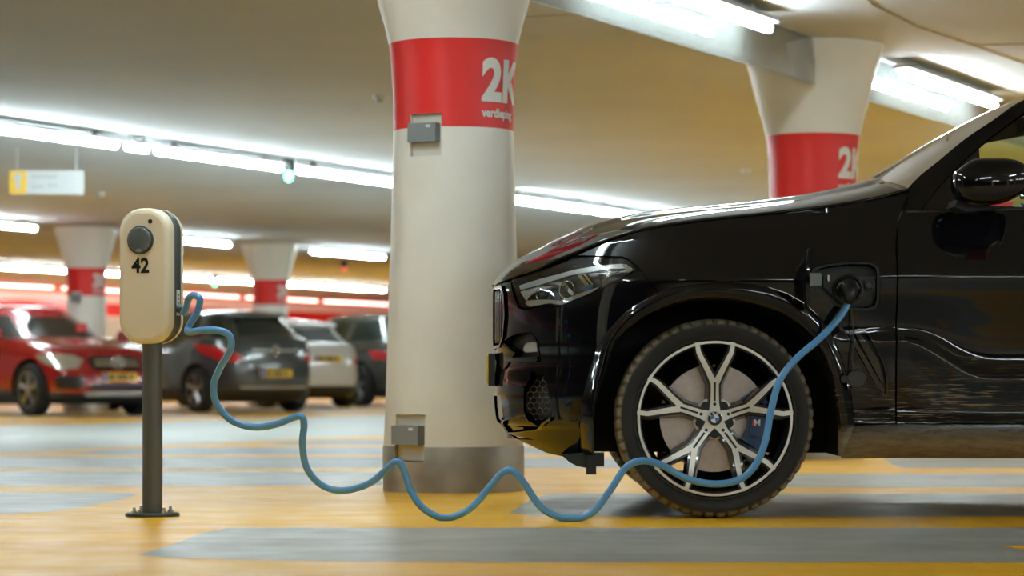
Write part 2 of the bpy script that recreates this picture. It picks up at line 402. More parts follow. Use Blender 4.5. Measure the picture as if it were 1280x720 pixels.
# ------------------------------------------------------------------ pillars
PROF = [(.0, .332), (.214, .330), (.214, .327), (.8, .309), (1.3, .292), (1.692, .2825), (1.692, .2825), (1.85, .285), (2.0, .293), (2.10, .304),
        (2.10, .304), (2.19, .325), (2.27, .349), (2.38, .378), (2.50, .408), (2.60, .438), (2.66, .454), (CEIL, .460)]
def prad(z):
    for i in range(len(PROF) - 1):
        if PROF[i][0] <= z <= PROF[i + 1][0] and PROF[i + 1][0] > PROF[i][0]:
            t = (z - PROF[i][0]) / (PROF[i + 1][0] - PROF[i][0]); return PROF[i][1] * (1 - t) + PROF[i + 1][1] * t
    return PROF[-1][1]
def pillar(loc, label, txt, recess):
    t = thing('concrete_pillar', label, 'pillar', loc, 0, 'red banded concrete pillars')
    b = B(); zl = []
    for z in [0, .1, .214, .4, .6, .8, 1.05, 1.3, 1.5, 1.692, 1.77, 1.85, 1.93, 2.0, 2.05, 2.10, 2.15, 2.19, 2.23, 2.27, 2.32, 2.38, 2.44, 2.5, 2.55, 2.6, 2.64, 2.67, CEIL]: zl.append((prad(z), z))
    b.lathe(zl, 96)
    n = 96
    for i in range(len(zl) - 1):
        if 1.69 < (zl[i][1] + zl[i + 1][1]) / 2 < 2.10:
            for k in range(n): b.m[i * n + k] = 1
    sh = b.build('shaft', None, t, mats=[M['pwhite'], M['pred']], auto=40)
    s = B(); s.lathe([(.22, .0), (.334, .0), (.334, .208), (.332, .2125), (.22, .2125), (.22, .0)], 96, cap=False)
    sk = s.build('metal_skirt', M['skirt'], t, auto=40)
    if recess:
        for (ph, w, z0, z1, shz, zb0, zb1) in recess:
            a = radians(ph); d = Vector((sin(a), -cos(a), 0)); R = prad((z0 + z1) / 2); dep = R * cos(w / 2 / R) - .022
            rot = Matrix.Rotation(a, 4, 'Z')
            def cutter():
                c = B(); c.box(-w / 2, w / 2, -R - .2, -dep, z0, z1, M4=rot); o = c.build('cut', M['recess']); o.location = loc; return o
            bpy.context.view_layer.update(); boolean(sh, [cutter()])
            if z0 < .2: boolean(sk, [cutter()])
            for me in (sh.data, sk.data):
                for pl in me.polygons: pl.use_smooth = True
                me.set_sharp_from_angle(angle=radians(35))
            p = B(); p.box(-w / 2 + .004, w / 2 - .004, -dep - .004, -dep + .001, z0 + .004, z1 - .004, M4=rot); p.build('recess_plate', M['recess'], t)
            q = B(); y0 = -R - .020; q.box(-w * .49, w * .40, y0, -dep - .004, zb0, zb1, M4=rot)
            for sx in (-1, 1):
                for zz in (zb0 + .008, zb1 - .008): q.lathe([(.004, y0 - .002), (.004, y0)], 8, 'y', (0, 0, 0)) if False else None
            bx = q.build('sensor_box', M['boxgrey'], t)
            l = B(); l.box(w * .10, w * .24, y0 - .0015, y0, zb1 - .022, zb1 - .010, M4=rot); l.build('box_label', M['label'], bx)
    vs, fs = [], []
    def wrap(s, size, bold, zb, ph0, sx):
        bm = text2d(s, size, bold); bmesh.ops.triangulate(bm, faces=bm.faces); slice_x(bm, .012)
        def fn(x, y):
            z = zb + y; R = prad(z) + .0022; a = radians(ph0) + x * sx / .288
            return Vector((R * sin(a), -R * cos(a), z))
        v, f = bm_out(bm, fn); k = len(vs); vs.extend(v); fs.extend([[i + k for i in q] for q in f])
    for ph in (28.5, 208.5):
        wrap(txt, .262, .0115, 1.823, ph, .90); wrap('verdieping', .056, .0022, 1.742, ph + .4, .92)
    mk('lettering', vs, fs, M['ptext'], t)
    return t
P1 = pillar((-.276, 12.5, 0), 'white pillar with a red 2K band right beside the black car nose', '2K',
            [(-26.8, .163, 1.558, 1.754, 0, 1.622, 1.710), (-38.5, .18, .143, .362, 0, .222, .310)])
P2 = pillar((1.965, 17.3, 0), 'white flared pillar rising behind the bonnet of the black car', '2K', None)
P3 = pillar((-3.99, 43.7, 0), 'far pillar standing behind the dark grey and white hatchbacks', '3K', None)
P4 = pillar((-6.24, 38.8, 0), 'far pillar standing behind the red car', '3K', [(-22, .163, 1.558, 1.754, 0, 1.60, 1.72)])

# ------------------------------------------------------------------ batten lights
def fixture(label, group, L=2.4):
    t = thing('batten_light', label, 'ceiling light', group=group)
    b = B(); b.box(-L / 2, L / 2, -.062, .062, .022, .050)
    for s in (-.36, .36):
        b.box(s * L - .03, s * L + .03, -.012, .012, .050, .093)
    b.build('housing', M['housing'], t)
    d = B(); prof = []
    for k in range(7): a = pi / 2 * k / 6; prof.append((.028 * sin(a), -L / 2 + .01 - .028 * cos(a) + .028))
    prof = [(r + 1e-5, h) for r, h in prof] + [(r + 1e-5, -h) for r, h in prof[::-1]]
    d.lathe(prof, 14, 'x', (0, 0, -.012)); d.build('diffuser', M['tube'], t, smooth=True)
    return t
ROT = atan2(.901, .434); TZ = 2.595
def tof(d, x): p = rowp(d, x); return p.dot(E1)
proto = fixture('x', 'x')
lights = []
gX = 'pillars outside the view, seen only as reflections in the car'
for xy in ((-2.52, 7.7), (7.9, -9.1), (5.65, -13.9), (10.1, -4.3)):
    o = dup(P2, (xy[0], xy[1], 0), 0, 'red banded pillar outside the view that shows only as a reflection', gX)
def light(d, t0, t1, label, group):
    global proto
    c = gp(d, (t0 + t1) / 2, TZ)
    if proto: o = proto; proto = None; o.location = c; o.rotation_euler = (0, 0, ROT); o['label'] = label; o['group'] = group
    else: o = dup(lights[0], c, ROT, label, group)
    for ch in o.children: ch.scale = ((t1 - t0) / 2.4, 1, 1)
    lights.append(o); return o
gB, gA, gC, gD = 'batten lights along the glass curtain', 'batten lights in the long row above the charger', 'batten lights in the middle row', 'batten lights in the far row'
light(5.40, 12.38, 14.72, 'glowing batten light left of the second pillar head, top right', gB)
light(5.40, 17.29, 19.63, 'glowing batten light between the second pillar and the car windscreen', gB)
a = tof(13.4, 147); light(13.4, a - 2.5, a, 'long glowing batten light at the upper left frame edge', gA)
light(13.4, tof(13.4, 159), tof(13.4, 183), 'very short glowing batten light right of the leftmost long one', gA)
light(13.4, tof(13.4, 194), tof(13.4, 352), 'long glowing batten light just above the charging post head', gA)
a = tof(13.4, 371); light(13.4, a, a + 2.45, 'glowing batten light ending behind the left side of the big pillar', gA)
a = tof(13.4, 738); light(13.4, a - 2.45, a, 'glowing batten light coming out from behind the right side of the big pillar', gA)
a = tof(13.4, 741); light(13.4, a, a + 2.45, 'glowing batten light dipping behind the car bonnet', gA)
a = tof(22.06, 45); light(22.06, a - 2.4, a, 'glowing batten light at the left frame edge above the red car', gC)
a = tof(22.06, 287); light(22.06, a - 2.4, a, 'glowing batten light peeking out right of the charger head', gC)
light(22.06, tof(22.06, 389), tof(22.06, 480), 'glowing batten light between the far pillar and the big pillar', gC)
a = tof(30.6, 84); light(30.6, a - 2.5, a, 'far batten light at the left edge just above the red wall', gD)
a = tof(30.6, 130); light(30.6, a, tof(30.6, 192), 'far batten light just right of the pillar behind the red car', gD)
a = tof(30.6, 265); light(30.6, tof(30.6, 196), a, 'far batten light right of the charger, under the middle row', gD)
a = tof(30.6, 271.5); light(30.6, a, a + 2.3, 'far batten light touching the left side of the pillar behind the hatchbacks', gD)
a = tof(30.6, 415); light(30.6, a - 2.4, a, 'far batten light touching the right side of the pillar behind the hatchbacks', gD)
a = tof(30.6, 417); light(30.6, a, a + 2.5, 'far batten light running behind the left edge of the big pillar', gD)
pk = None
for k in range(9):
    a = 38 + k * 4.0
    o = light(35.5, a, a + 3.7, 'pinkish strip light glowing along the far red wall', 'strip lights along the far red wall')
    o.location.z -= .07
    for chd in o.children:
        if chd.name.startswith('diffuser'):
            if pk is None: pk = chd.data.copy(); pk.materials[0] = M['pinktube']
            chd.data = pk
        else: chd.scale.z = 1.72
gO = 'batten lights outside the view'
for (d, ts) in ((5.40, (2.5, 7.5, 22.2, 27.1, 32)), (13.4, (3.2, 6.2, 36, 41)), (-2.9, (-6, -1, 4, 9, 14, 19, 24)), (-10.6, (-9.4, -3.6, 1.6, 5, 9, 13)), (22.06, (20, 25, 50, 55)), (30.6, (32, 58))):
    for t0 in ts: light(d, t0, t0 + 2.4, 'batten light of the car park ceiling outside the view', gO)

# glass smoke curtain panels between pillar heads (partly milky glass hanging under the ceiling)
GD = 5.59; GB = 2.395
def curtain(t0, t1, label):
    b = B(); n = NN * .005
    v = []
    for z in (GB, CEIL - .002):
        v += [gp(GD, t0, z) - n, gp(GD, t1, z) - n, gp(GD, t1, z) + n, gp(GD, t0, z) + n]
    b.add(v, [(0, 3, 2, 1), (4, 5, 6, 7), (0, 1, 5, 4), (1, 2, 6, 5), (2, 3, 7, 6), (3, 0, 4, 7)])
    t = thing('smoke_curtain', label, 'glass panel', (0, 0, 0), 0, 'hanging glass smoke curtains')
    b.build('glass_pane', M['panel'], t)
    r = B()
    for tt in [t0 + (t1 - t0) * k / 4 for k in (1, 2, 3)]:
        p = gp(GD, tt, 0); r.lathe([(.012, CEIL - .06), (.012, CEIL)], 10, 'z', (p.x, p.y, 0))
    r.build('ceiling_clip', M['housing'], t)
p1t = Vector(P1.location).dot(E1); p2t = Vector(P2.location).dot(E1)
curtain(p1t + .40, p2t - .40, 'milky glass smoke curtain hanging between the big pillar and second pillar')
curtain(p2t + .40, p2t + 4.9, 'milky glass smoke curtain hanging right of the second pillar')

# ceiling sensors, indicator lamps, joints
def sensor(px, py, label):
    Y = FPX * (CEIL - .03 - CAMZ) / (HOR - py); X = (px - 640) / FPX * Y
    t = thing('smoke_detector', label, 'smoke detector', (X, Y, CEIL), 0, 'small ceiling detectors')
    B().lathe([(.055, 0), (.055, -.018), (.045, -.03)], 20).build('base', M['signwhite'], t, auto=40)
    B().lathe([(.032, -.03), (.028, -.048), (.01, -.054)], 16).build('sensor_head', M['housing'], t, auto=40)
sensor(475, 124, 'small white detector on the ceiling just left of the big pillar band')
sensor(932, 215, 'small white detector on the ceiling left of the second pillar band')
sensor(126, 244, 'small white detector on the ceiling above the charger, right of the sign')
def indicator(d, t, drop, m, label, cat='indicator lamp'):
    p = gp(d, t, CEIL); o = thing('indicator_lamp', label, cat, p, ROT)
    B().box(-.05, .05, -.04, .04, -.13, 0).build('lamp_housing', M['darkmetal'], o)
    B().lathe([(.001, -drop - .045), (.03, -drop - .03), (.042, -drop), (.042, -.13)], 16).build('lamp_globe', m, o, auto=50)
indicator(13.4, tof(13.4, 361), .19, M['green'], 'green glowing indicator lamp under the long light row')
indicator(30.6, tof(30.6, 268.5), .20, M['green'], 'far green glowing indicator lamp right of the charger')
indicator(24.5, tof(24.5, 430), .15, M['redlamp'], 'faint red indicator lamp on the ceiling left of the big pillar')
# ceiling joints: thin raised putty lines seen top right
jb = B()
def joint(pts, r=.006):
    w = []
    for (x, y) in pts:
        Y = FPX * (CEIL - CAMZ) / (HOR - y); w.append(Vector(((x - 640) / FPX * Y, Y, CEIL)))
    jb.tube(w, r, 6)
joint([(1062, -30), (1090, 5), (1145, 32), (1216, 56), (1300, 54)]); joint([(1216, 56), (1290, 82), (1360, 108)])
joint([(640, 22), (800, 12), (1000, 60)], .004)
tag(jb.build('ceiling_joint_line', M['conduit']), 'thin brown joint line across the ceiling above the second pillar', 'ceiling joint')

# hanging direction sign
SY = 25.0
c = pxy(58, 228, SY)
sg = thing('hanging_sign', 'white hanging direction sign with a yellow left square, upper left', 'sign', (c.x, c.y, c.z), radians(2))
w, h = 92 / 132.4 / 1, 29.5 / 132.4
B().box(-w / 2, w / 2, 0, .03, -h / 2, h / 2).build('sign_panel', M['signwhite'], sg)
B().box(-w / 2, -w / 2 + h * .72, -.004, 0, -h / 2 + .004, h / 2 - .004).build('yellow_square', M['signyellow'], sg)
ic = B(); cx = -w / 2 + h * .36; ic.lathe([(.04, -.006), (.04, -.004)], 20, 'y', (cx, 0, .045)); ic.box(cx - .02, cx + .02, -.006, -.004, -.07, .03); ic.build('pictogram', M['signwhite'], sg)
ln = B(); ln.box(-.14, .10, -.003, 0, .042, .066); ln.box(-.14, -.02, -.003, 0, -.05, -.03); ln.box(.01, .10, -.003, 0, -.04, -.02); ln.build('faint_text_line', M['signgrey'], sg)
hg = B()
for s in (-.4, .4): hg.box(s * w - .006, s * w + .006, .01, .02, h / 2, CEIL - c.z)
hg.build('hanger', M['housing'], sg)

# ================================================================== CHARGER
CY = 10.15
cp = pxg(190.5, 645); CX = (190.5 - 640) / FPX * cp.y
ch = thing('charging_post', 'cream electric car charging post number 42 on a grey pole', 'charging station', (CX, cp.y, 0), 0)
B().lathe([(.104, 0), (.104, .010), (.100, .013), (.0385, .013)], 48).build('base_plate', M['darkmetal'], ch, auto=40)
for k in range(4):
    a = radians(40 + 90 * k)
    q = B(); q.lathe([(.011, .013), (.011, .022), (.006, .022), (.006, .034), (.004, .036)], 6, 'z', (.082 * cos(a), .082 * sin(a), 0)); q.build('anchor_bolt', M['steel'], ch)
B().lathe([(.0385, .012), (.0385, .68)], 40).build('pole', M['postm'], ch, auto=40)
HW, HH, HR = .212, .521, .092
def rrect(inset, n=10):
    w = HW / 2 - inset; h = HH / 2 - inset; r = max(.01, HR - inset); p = []
    for (cx, cz, a0) in ((w - r, h - r, 0), (-w + r, h - r, 90), (-w + r, -h + r, 180), (w - r, -h + r, 270)):
        for k in range(n + 1):
            a = radians(a0 + 90 * k / n); p.append((cx + r * cos(a), cz + r * sin(a)))
    return p
def shell(layers):
    b = B(); n = None; v = []; f = []
    for (ins, y) in layers:
        p = rrect(ins); n = len(p); v += [(x, y, z) for x, z in p]
    for i in range(len(layers) - 1):
        for k in range(n):
            k2 = (k + 1) % n; f.append((i * n + k, i * n + k2, (i + 1) * n + k2, (i + 1) * n + k))
    f.append(tuple(range(n))); f.append(tuple(range((len(layers) - 1) * n, len(layers) * n))[::-1])
    return b.add(v, f)
hz = Vector((0, 0, .664 + HH / 2)); hrot = Matrix.Translation(hz) @ Matrix.Rotation(radians(-17), 4, 'Z')
def hbuild(b, name, m, parent=ch, auto=40): return b.xf(hrot).build(name, m, parent, auto=auto)
fs_ = hbuild(shell([(.022, -.085), (.012, -.083), (.005, -.078), (.001, -.070), (0, -.062), (0, -.030)]), 'front_shell', M['cream'], auto=60)
hbuild(shell([(.002, -.030), (.001, -.026), (.001, -.010), (.007, -.006), (.007, .034), (.004, .038)]), 'middle_band', M['cgrey'])
hbuild(shell([(.001, .038), (0, .044), (.004, .062), (.016, .070)]), 'rear_shell', M['cream'], auto=60)
bz = 1.062 - hz.z; bx = -.010
bt = hbuild(B().lathe([(.055, -.086), (.055, -.089), (.052, -.091), (.050, -.089)], 40, 'y', (bx, 0, bz)), 'socket_ring', M['cgrey'])
hbuild(B().lathe([(.048, -.086), (.048, -.096), (.044, -.101), (.03, -.103), (.001, -.1035)], 40, 'y', (bx, 0, bz + .001)), 'socket_cover', M['cgrey2'])
hbuild(B().prism([(bx - .014, bz - .046), (bx + .014, bz - .046), (bx + .009, bz - .036), (bx, bz - .033), (bx - .009, bz - .036)], -.1045, -.098), 'thumb_notch', M['boxgrey'])
hbuild(B().lathe([(.009, -.085), (.009, -.0865), (.007, -.0868), (.001, -.086)], 20, 'y', (.030, 0, 1.133 - hz.z)), 'status_light', M['black'])
bm = text2d('42', .078, .0024, 'CENTER')
v, f = bm_out(bm, lambda x, y: hrot @ Vector((x * .93 - .010, -.0862, y + .938 - hz.z)))
mk('number_lettering', v, f, M['black'], ch)
hbuild(B().box(.0985, .1040, .000, .026, -.15, -.052), 'side_sticker', M['label'], ch)
tl = B()
for k in range(5): tl.box(.1040, .1045, .012, .018, -.135 + k * .015, -.128 + k * .015)
hbuild(tl, 'sticker_print', M['black'], ch)
hbuild(B().lathe([(.018, 0.090), (.018, .118), (.014, .128)], 20, 'x', (0, .012, -.125)), 'cable_gland', M['cgrey'])

# cable: loops rest on the floor at their low points
cab = [(229, 392, 10.12), (233, 384, 10.10), (236, 373, 10.06), (243, 369, 10.02), (250, 375, 10.0), (246, 391, 10.02), (236, 408, 10.06), (236, 415, 10.02), (252, 413, 9.96), (272, 413, 9.92),
       (287, 420, 9.92), (288, 437, 9.94), (275, 460, 9.98), (267, 482, 10.0), (271, 505, 10.02), (290, 526, 10.02), (318, 534, 10.0), (346, 530, 9.96), (366, 522, 9.92), (377, 521, 9.90), (380, 532, 9.92),
       (378, 556, 9.96), (384, 586, 10.0), (403, 607, 10.02), (430, 613, 10.0), (462, 604, 9.96), (485, 585, 9.92), (496, 577, 9.90), (504, 586, 9.90), (513, 613, 9.90), (530, 636, 9.88),
       (556, 647.3, 9.87), (586, 637, 9.86), (612, 609, 9.86), (628, 591, 9.85), (641, 589, 9.85), (655, 604, 9.84), (676, 634, 9.83), (700, 647, 9.82), (716, 649.2, 9.81), (740, 641, 9.80), (762, 614, 9.80),
       (782, 585, 9.80), (803, 576, 9.80), (828, 582, 9.80), (858, 598, 9.80), (893, 605, 9.81), (925, 599, 9.82), (945, 580, 9.82), (957, 550, 9.83), (964, 512, 9.84), (975, 475, 9.85), (996, 448, 9.87), (1026, 422, 9.90), (1049, 397, 9.92), (1061, 377, 9.955)]
pts = [pxy(*p) for p in cab]
cpts = smoothpath(pts, 10)
for p in cpts: p.z = max(p.z, .0142)
cb_ = B(); cb_.tube(cpts, .0134, 14)
co = cb_.build('charging_cable', M['cable'], smooth=True)
tag(co, 'blue coiled charging cable running from the charging post to the black car', 'charging cable')
# ================================================================== BLACK CAR
YC = 11.0; XF = -.08; LEN = 4.92; AF, PF, AR, PR = .75, 2.3, .55, 2.8
UM = LEN - AF - AR; U1 = pi / 2; U2 = pi / 2 + UM; U3 = U2 + pi / 2
SF = [(.20, .13), (.24, .09), (.28, .06), (.331, .045), (.358, .015), (.474, .005), (.607, .014), (.673, .010), (.773, .010), (.873, .010), (.932, .018), (.96, .03), (1.0, .06), (1.06, .12)]
SR = [(.20, -.12), (.3, -.05), (.45, 0.), (.62, 0.), (.80, -.06), (1.0, -.10), (1.15, -.14), (1.3, -.20)]
OD = [(.20, .12), (.233, .075), (.26, .045), (.32, .026), (.363, .028), (.40, .040), (.45, .036), (.528, .023), (.57, .039), (.62, .042), (.70, .033), (.80, .017), (.88, .004), (.918, .0), (.94, .006), (1.0, .026), (1.08, .05), (1.16, .075), (1.24, .12)]
OF = [(.20, .06), (.30, .03), (.45, .02), (.60, .015), (.75, .012), (.85, .004), (.905, .0), (.925, .004), (.98, .018), (1.04, .040), (1.10, .072), (1.16, .12)]
ON = [(.20, .07), (.26, .04), (.32, .012), (.40, .0), (.70, .0), (.80, .006), (.88, .022), (.95, .045), (1.0, .075), (1.06, .11)]
def sstep(a, b, x):
    t = min(1, max(0, (x - a) / (b - a))); return t * t * (3 - 2 * t)
def plan(u):
    if u < U1: return AF * (1 - max(0, cos(u)) ** (2 / PF)), max(0, sin(u)) ** (2 / PF)
    if u < U2: return AF + u - U1, 1.
    p = min(pi / 2, u - U2); return LEN - AR + AR * sin(p) ** (2 / PR), max(0, cos(p)) ** (2 / PR)
def S(u, z):
    dx, w = plan(u)
    x = XF + dx + interp(SF, z) * (1 - sstep(.05, .8, dx)) + interp(SR, z) * sstep(LEN - .7, LEN - .05, dx)
    a = sstep(.15, .75, dx); b = sstep(1.25, 1.55, dx)
    o = interp(ON, z) * (1 - a) + interp(OF, z) * a
    zd = z - .15 * (1 - sstep(1.46, 1.86, x)) ** 1.3 * sstep(.36, .62, z) * sstep(.86, .66, z)
    o = o * (1 - b) + interp(OD, zd) * b
    return Vector((x, YC - w * (1 - o), z))
def proj(P): return 640 + FPX * P.x / P.y, HOR - FPX * (P.z - CAMZ) / P.y
def q(px, py):
    z = CAMZ - (py - HOR) / 328
    for _ in range(7):
        a, b = 0.02, 3.6
        for _ in range(26):
            m_ = (a + b) / 2
            if proj(S(m_, z))[0] < px: a = m_
            else: b = m_
        P = S(a, z); z = CAMZ - (py - HOR) * P.y / FPX
    return (a, z)
def qs(pts): return [q(*p) for p in pts]
def uz(X, z):
    a, b = .02, U3
    for _ in range(34):
        m_ = (a + b) / 2
        if S(m_, z).x < X: a = m_
        else: b = m_
    return (a, z)
def resample(poly, step):
    out = []
    for i in range(len(poly)):
        a = Vector(poly[i]).to_2d(); b = Vector(poly[(i + 1) % len(poly)]).to_2d(); n = max(1, int((b - a).length / step + .5))
        for k in range(n): out.append(a.lerp(b, k / n))
    return out
def inside(p, poly):
    x, y = p; c = False; n = len(poly); j = n - 1
    for i in range(n):
        xi, yi = poly[i]; xj, yj = poly[j]
        if (yi > y) != (yj > y) and x < (xj - xi) * (y - yi) / (yj - yi) + xi: c = not c
        j = i
    return c
BMW = thing('parked_car', 'glossy black SUV plugged in to the blue charging cable, largest car in front', 'car', (2.38, YC, 0))
O0 = Vector((2.38, YC, 0))
def surf_n(F, u, v, e=.004):
    a = F(u + e, v) - F(u - e, v); b = F(u, v + e) - F(u, v - e); n = a.cross(b)
    if n.length < 1e-12: n = Vector((-1, 0, 0))
    n.normalize(); P = F(u, v); c = Vector((min(3.9, max(.9, P.x)), YC, .45))
    return n if n.dot(P - c) > 0 else -n
def panel(name, poly, m, parent=None, F=S, step=.022, holes=(), depth=.012, out=0., mirror=True, bev=True):
    parent = parent or BMW
    bp = resample(poly, step * .8); hp = [resample(h, step * .8) for h in holes]
    pts = list(bp); edges = [(i, (i + 1) % len(bp)) for i in range(len(bp))]; loops = [list(range(len(bp)))]
    for h in hp:
        k = len(pts); pts += h; edges += [(k + i, k + (i + 1) % len(h)) for i in range(len(h))]; loops.append(list(range(k, k + len(h))))
    nb = len(pts); x0 = min(p.x for p in bp); x1 = max(p.x for p in bp); y0 = min(p.y for p in bp); y1 = max(p.y for p in bp)
    tb = [tuple(p) for p in bp]; th = [[tuple(p) for p in h] for h in hp]
    # spatial hash of the outline keeps the inner grid a little away from it
    cell = {}
    for p in pts: cell.setdefault((int(p.x // step), int(p.y // step)), []).append(p)
    j = 0; y = y0 + step / 2
    while y < y1:
        x = x0 + step * (.5 if j % 2 else .9)
        while x < x1:
            p = Vector((x, y)); cx, cy = int(x // step), int(y // step); ok = True
            for ax in (-1, 0, 1):
                for ay in (-1, 0, 1):
                    for r in cell.get((cx + ax, cy + ay), ()):
                        if (r - p).length < step * .55: ok = False
            if ok and inside((x, y), tb) and not any(inside((x, y), h) for h in th): pts.append(p)
            x += step
        y += step * .87; j += 1
    vv, ee, ff, ov, oe, of = delaunay_2d_cdt(pts, edges, [], 0, 1e-7)
    F3 = []; N3 = []
    for p in vv:
        n = surf_n(F, p.x, p.y); F3.append(F(p.x, p.y) + n * out); N3.append(n)
    tri = []
    for f in ff:
        c = ((vv[f[0]].x + vv[f[1]].x + vv[f[2]].x) / 3, (vv[f[0]].y + vv[f[1]].y + vv[f[2]].y) / 3)
        if inside(c, tb) and not any(inside(c, h) for h in th):
            a, b, d = (F3[i] for i in f[:3])
            if (b - a).cross(d - a).dot(N3[f[0]]) < 0: f = [f[0], f[2], f[1]]
            tri.append(tuple(f))
    remap = {}
    for i, o_ in enumerate(ov):
        for k in o_: remap[k] = i
    V = list(F3); N = list(N3); FA = list(tri)
    cen = sum(F3, Vector()) / len(F3)
    for lp in loops:
        idx = [remap.get(i, i) for i in lp]; n = len(idx); k0 = len(V)
        for i in range(n):
            a = F3[idx[i - 1]]; b = F3[idx[(i + 1) % n]]; t = (b - a)
            side = t.cross(N3[idx[i]]); side = side.normalized() if side.length > 1e-9 else N3[idx[i]]
            V.append(F3[idx[i]]); N.append(side)
            V.append(F3[idx[i]] - N3[idx[i]] * depth); N.append(side)
        for i in range(n):
            j2 = (i + 1) % n; FA.append((k0 + 2 * i, k0 + 2 * j2, k0 + 2 * j2 + 1, k0 + 2 * i + 1))
        # orient side normals outward of the panel
        a2 = sum(vv[idx[i]].x * vv[idx[(i + 1) % n]].y - vv[idx[(i + 1) % n]].x * vv[idx[i]].y for i in range(n))
    res = []
    for mi in ((False, True) if mirror else (False,)):
        if mi:
            V2 = [Vector((v.x, 2 * YC - v.y, v.z)) for v in V]; N2 = [Vector((v.x, -v.y, v.z)) for v in N]; FB = [tuple(reversed(f)) for f in FA]
        else: V2, N2, FB = V, N, FA
        res.append(mk(name, V2, FB, m, parent, smooth=True, origin=O0, normals=N2 if len(tri) else None))
    return res
# --- outlines taken from the photograph, laid onto the body surface
arch_out = [(726, 569), (725, 545), (725, 525), (726, 504), (733, 477), (745, 437), (759, 414), (782, 389.5), (803.6, 376), (823.5, 366), (856, 357.5), (895, 353.7), (925, 354.6), (958, 358.5), (983.6, 367), (1005, 379), (1024, 396), (1040, 418), (1051, 445), (1061, 475), (1065, 497), (1068.6, 530.5)]
arch_in = [(742, 569), (742, 545), (742.5, 517), (746, 496), (753, 474), (762, 449), (770.5, 425.5), (784, 411), (801.6, 398), (819, 388.6), (840.5, 380), (868, 374.6), (895, 373), (919, 375), (948.6, 381), (978, 391.5), (1002, 407), (1019, 424), (1032, 446), (1042, 473), (1048.6, 511), (1051, 533), (1051, 572)]
AO = qs(arch_out)
WX, WZ, RX = .770, .378, 3.745
def arch_xz(pxs, Y):
    return [((x - 640) / FPX * Y, CAMZ - (y - HOR) / FPX * Y) for x, y in pxs]
AI = arch_xz(arch_in, 10.02); AI = [(x, max(z, .236)) for x, z in AI]
AOx = [(S(u, z).x, z) for u, z in AO]
# rear arch: the same outline moved back by the wheelbase
RAO = [uz(x - WX + RX, z) for x, z in AOx]
seam = [(640, 349), (655, 343.5), (672, 338), (695, 328), (717, 319.5), (738, 310), (760, 302), (800, 290), (850, 281), (900, 275), (950, 270), (1000, 264.5), (1050, 258), (1095, 250), (1137, 239)]
SE = qs(seam)
ZS = [(XF, .905), (-.05, .912)] + [(S(u, z).x, z) for u, z in SE]
def zs(x): return interp(ZS, x)
headl = [(640, 350), (645, 372), (649, 383), (657, 385.5), (682, 380.5), (697, 382.5), (704, 380), (733, 368.5), (752, 359.5), (769, 351), (784, 342.5), (794.5, 336.5), (791, 331), (785, 326), (777, 322), (750, 321.5), (727, 321.5), (716, 323), (703, 329), (689, 334), (672, 340), (655, 345.5)]
HL = qs(headl)
bump_seam = [(802.5, 340), (823.5, 366)]
# fender (behind the headlight to the door)
fen = [(799, 335.5), (803.5, 341), (824.2, 365.5)]
fenp = qs(fen) + qs([(x, y - .8) for x, y in arch_out[10:]]) + qs([(1119.3, 529), (1119.3, 420), (1119.3, 310), (1122, 275), (1128, 258), (1137, 241)]) + SE[::-1][1:9] + qs([(740, 311.5), (722, 319), (750, 319.6), (778, 320.3), (787, 324.5), (793.5, 330)])
port = [(1014, 340), (1018, 334), (1032, 330), (1059, 326.5), (1091, 327), (1099, 333), (1100.5, 343), (1100, 378), (1097, 386), (1087, 389), (1068, 388), (1045, 383), (1023, 361), (1014, 356)]
vent = [(1054, 412.5), (1082, 412.5), (1094, 430), (1105.6, 455.6), (1108.5, 472), (1110, 488), (1108, 496), (1103, 496), (1093, 482), (1074, 450)]
PO = qs(port); VE = qs(vent)
panel('fender', fenp, M['paint'], step=.017, holes=(PO, VE))
# bumper: nose from the centre line back to the wheel arch
zb = [(.02, .300), (.5, .300), (.75, .300)]
low = [(0.02, .288), (.35, .288), (.6, .290)] + qs([(636, 542), (660, 555), (683, 566), (703, 570.5), (724.5, 570)])
ub = q(724.5, 530)[0]
bump = low + AO[1:9] + qs([(802.6, 375.5), (822.6, 366.2), (801.5, 340.5), (796.5, 338)]) + [(u, z) for u, z in qs([(784, 344.5), (769, 353), (752, 361.5), (733, 370.5), (704, 382), (697, 384.5), (682, 382.5), (657, 387.5), (648, 385.5), (643.5, 374), (638.5, 351.5)])] + [(.50, .915), (.3, .915), (0.02, .915)]
def uw(w): return math.asin(min(1, w) ** (PF / 2))
kid = [(uw(.035), .905), (uw(.36), .905), (uw(.415), .87), (uw(.43), .78), (uw(.40), .69), (uw(.34), .655), (uw(.10), .650), (uw(.035), .68)]
recu = qs([(628.5, 428), (635, 421), (648, 415.5), (662, 414.5), (668, 420), (673, 428), (675, 448), (662, 450), (637, 450), (645, 441)])
mesh_ = qs([(655, 485), (660, 472), (668, 469), (681, 468), (686, 492), (690.6, 521), (684, 527), (677, 530), (664.6, 526), (655, 516)])
midg = [(uw(.03), .46), (uw(.34), .46), (uw(.40), .36), (uw(.36), .33), (uw(.03), .33)]
panel('front_bumper', bump, M['paint'], step=.02, holes=(kid, recu, mesh_, midg))
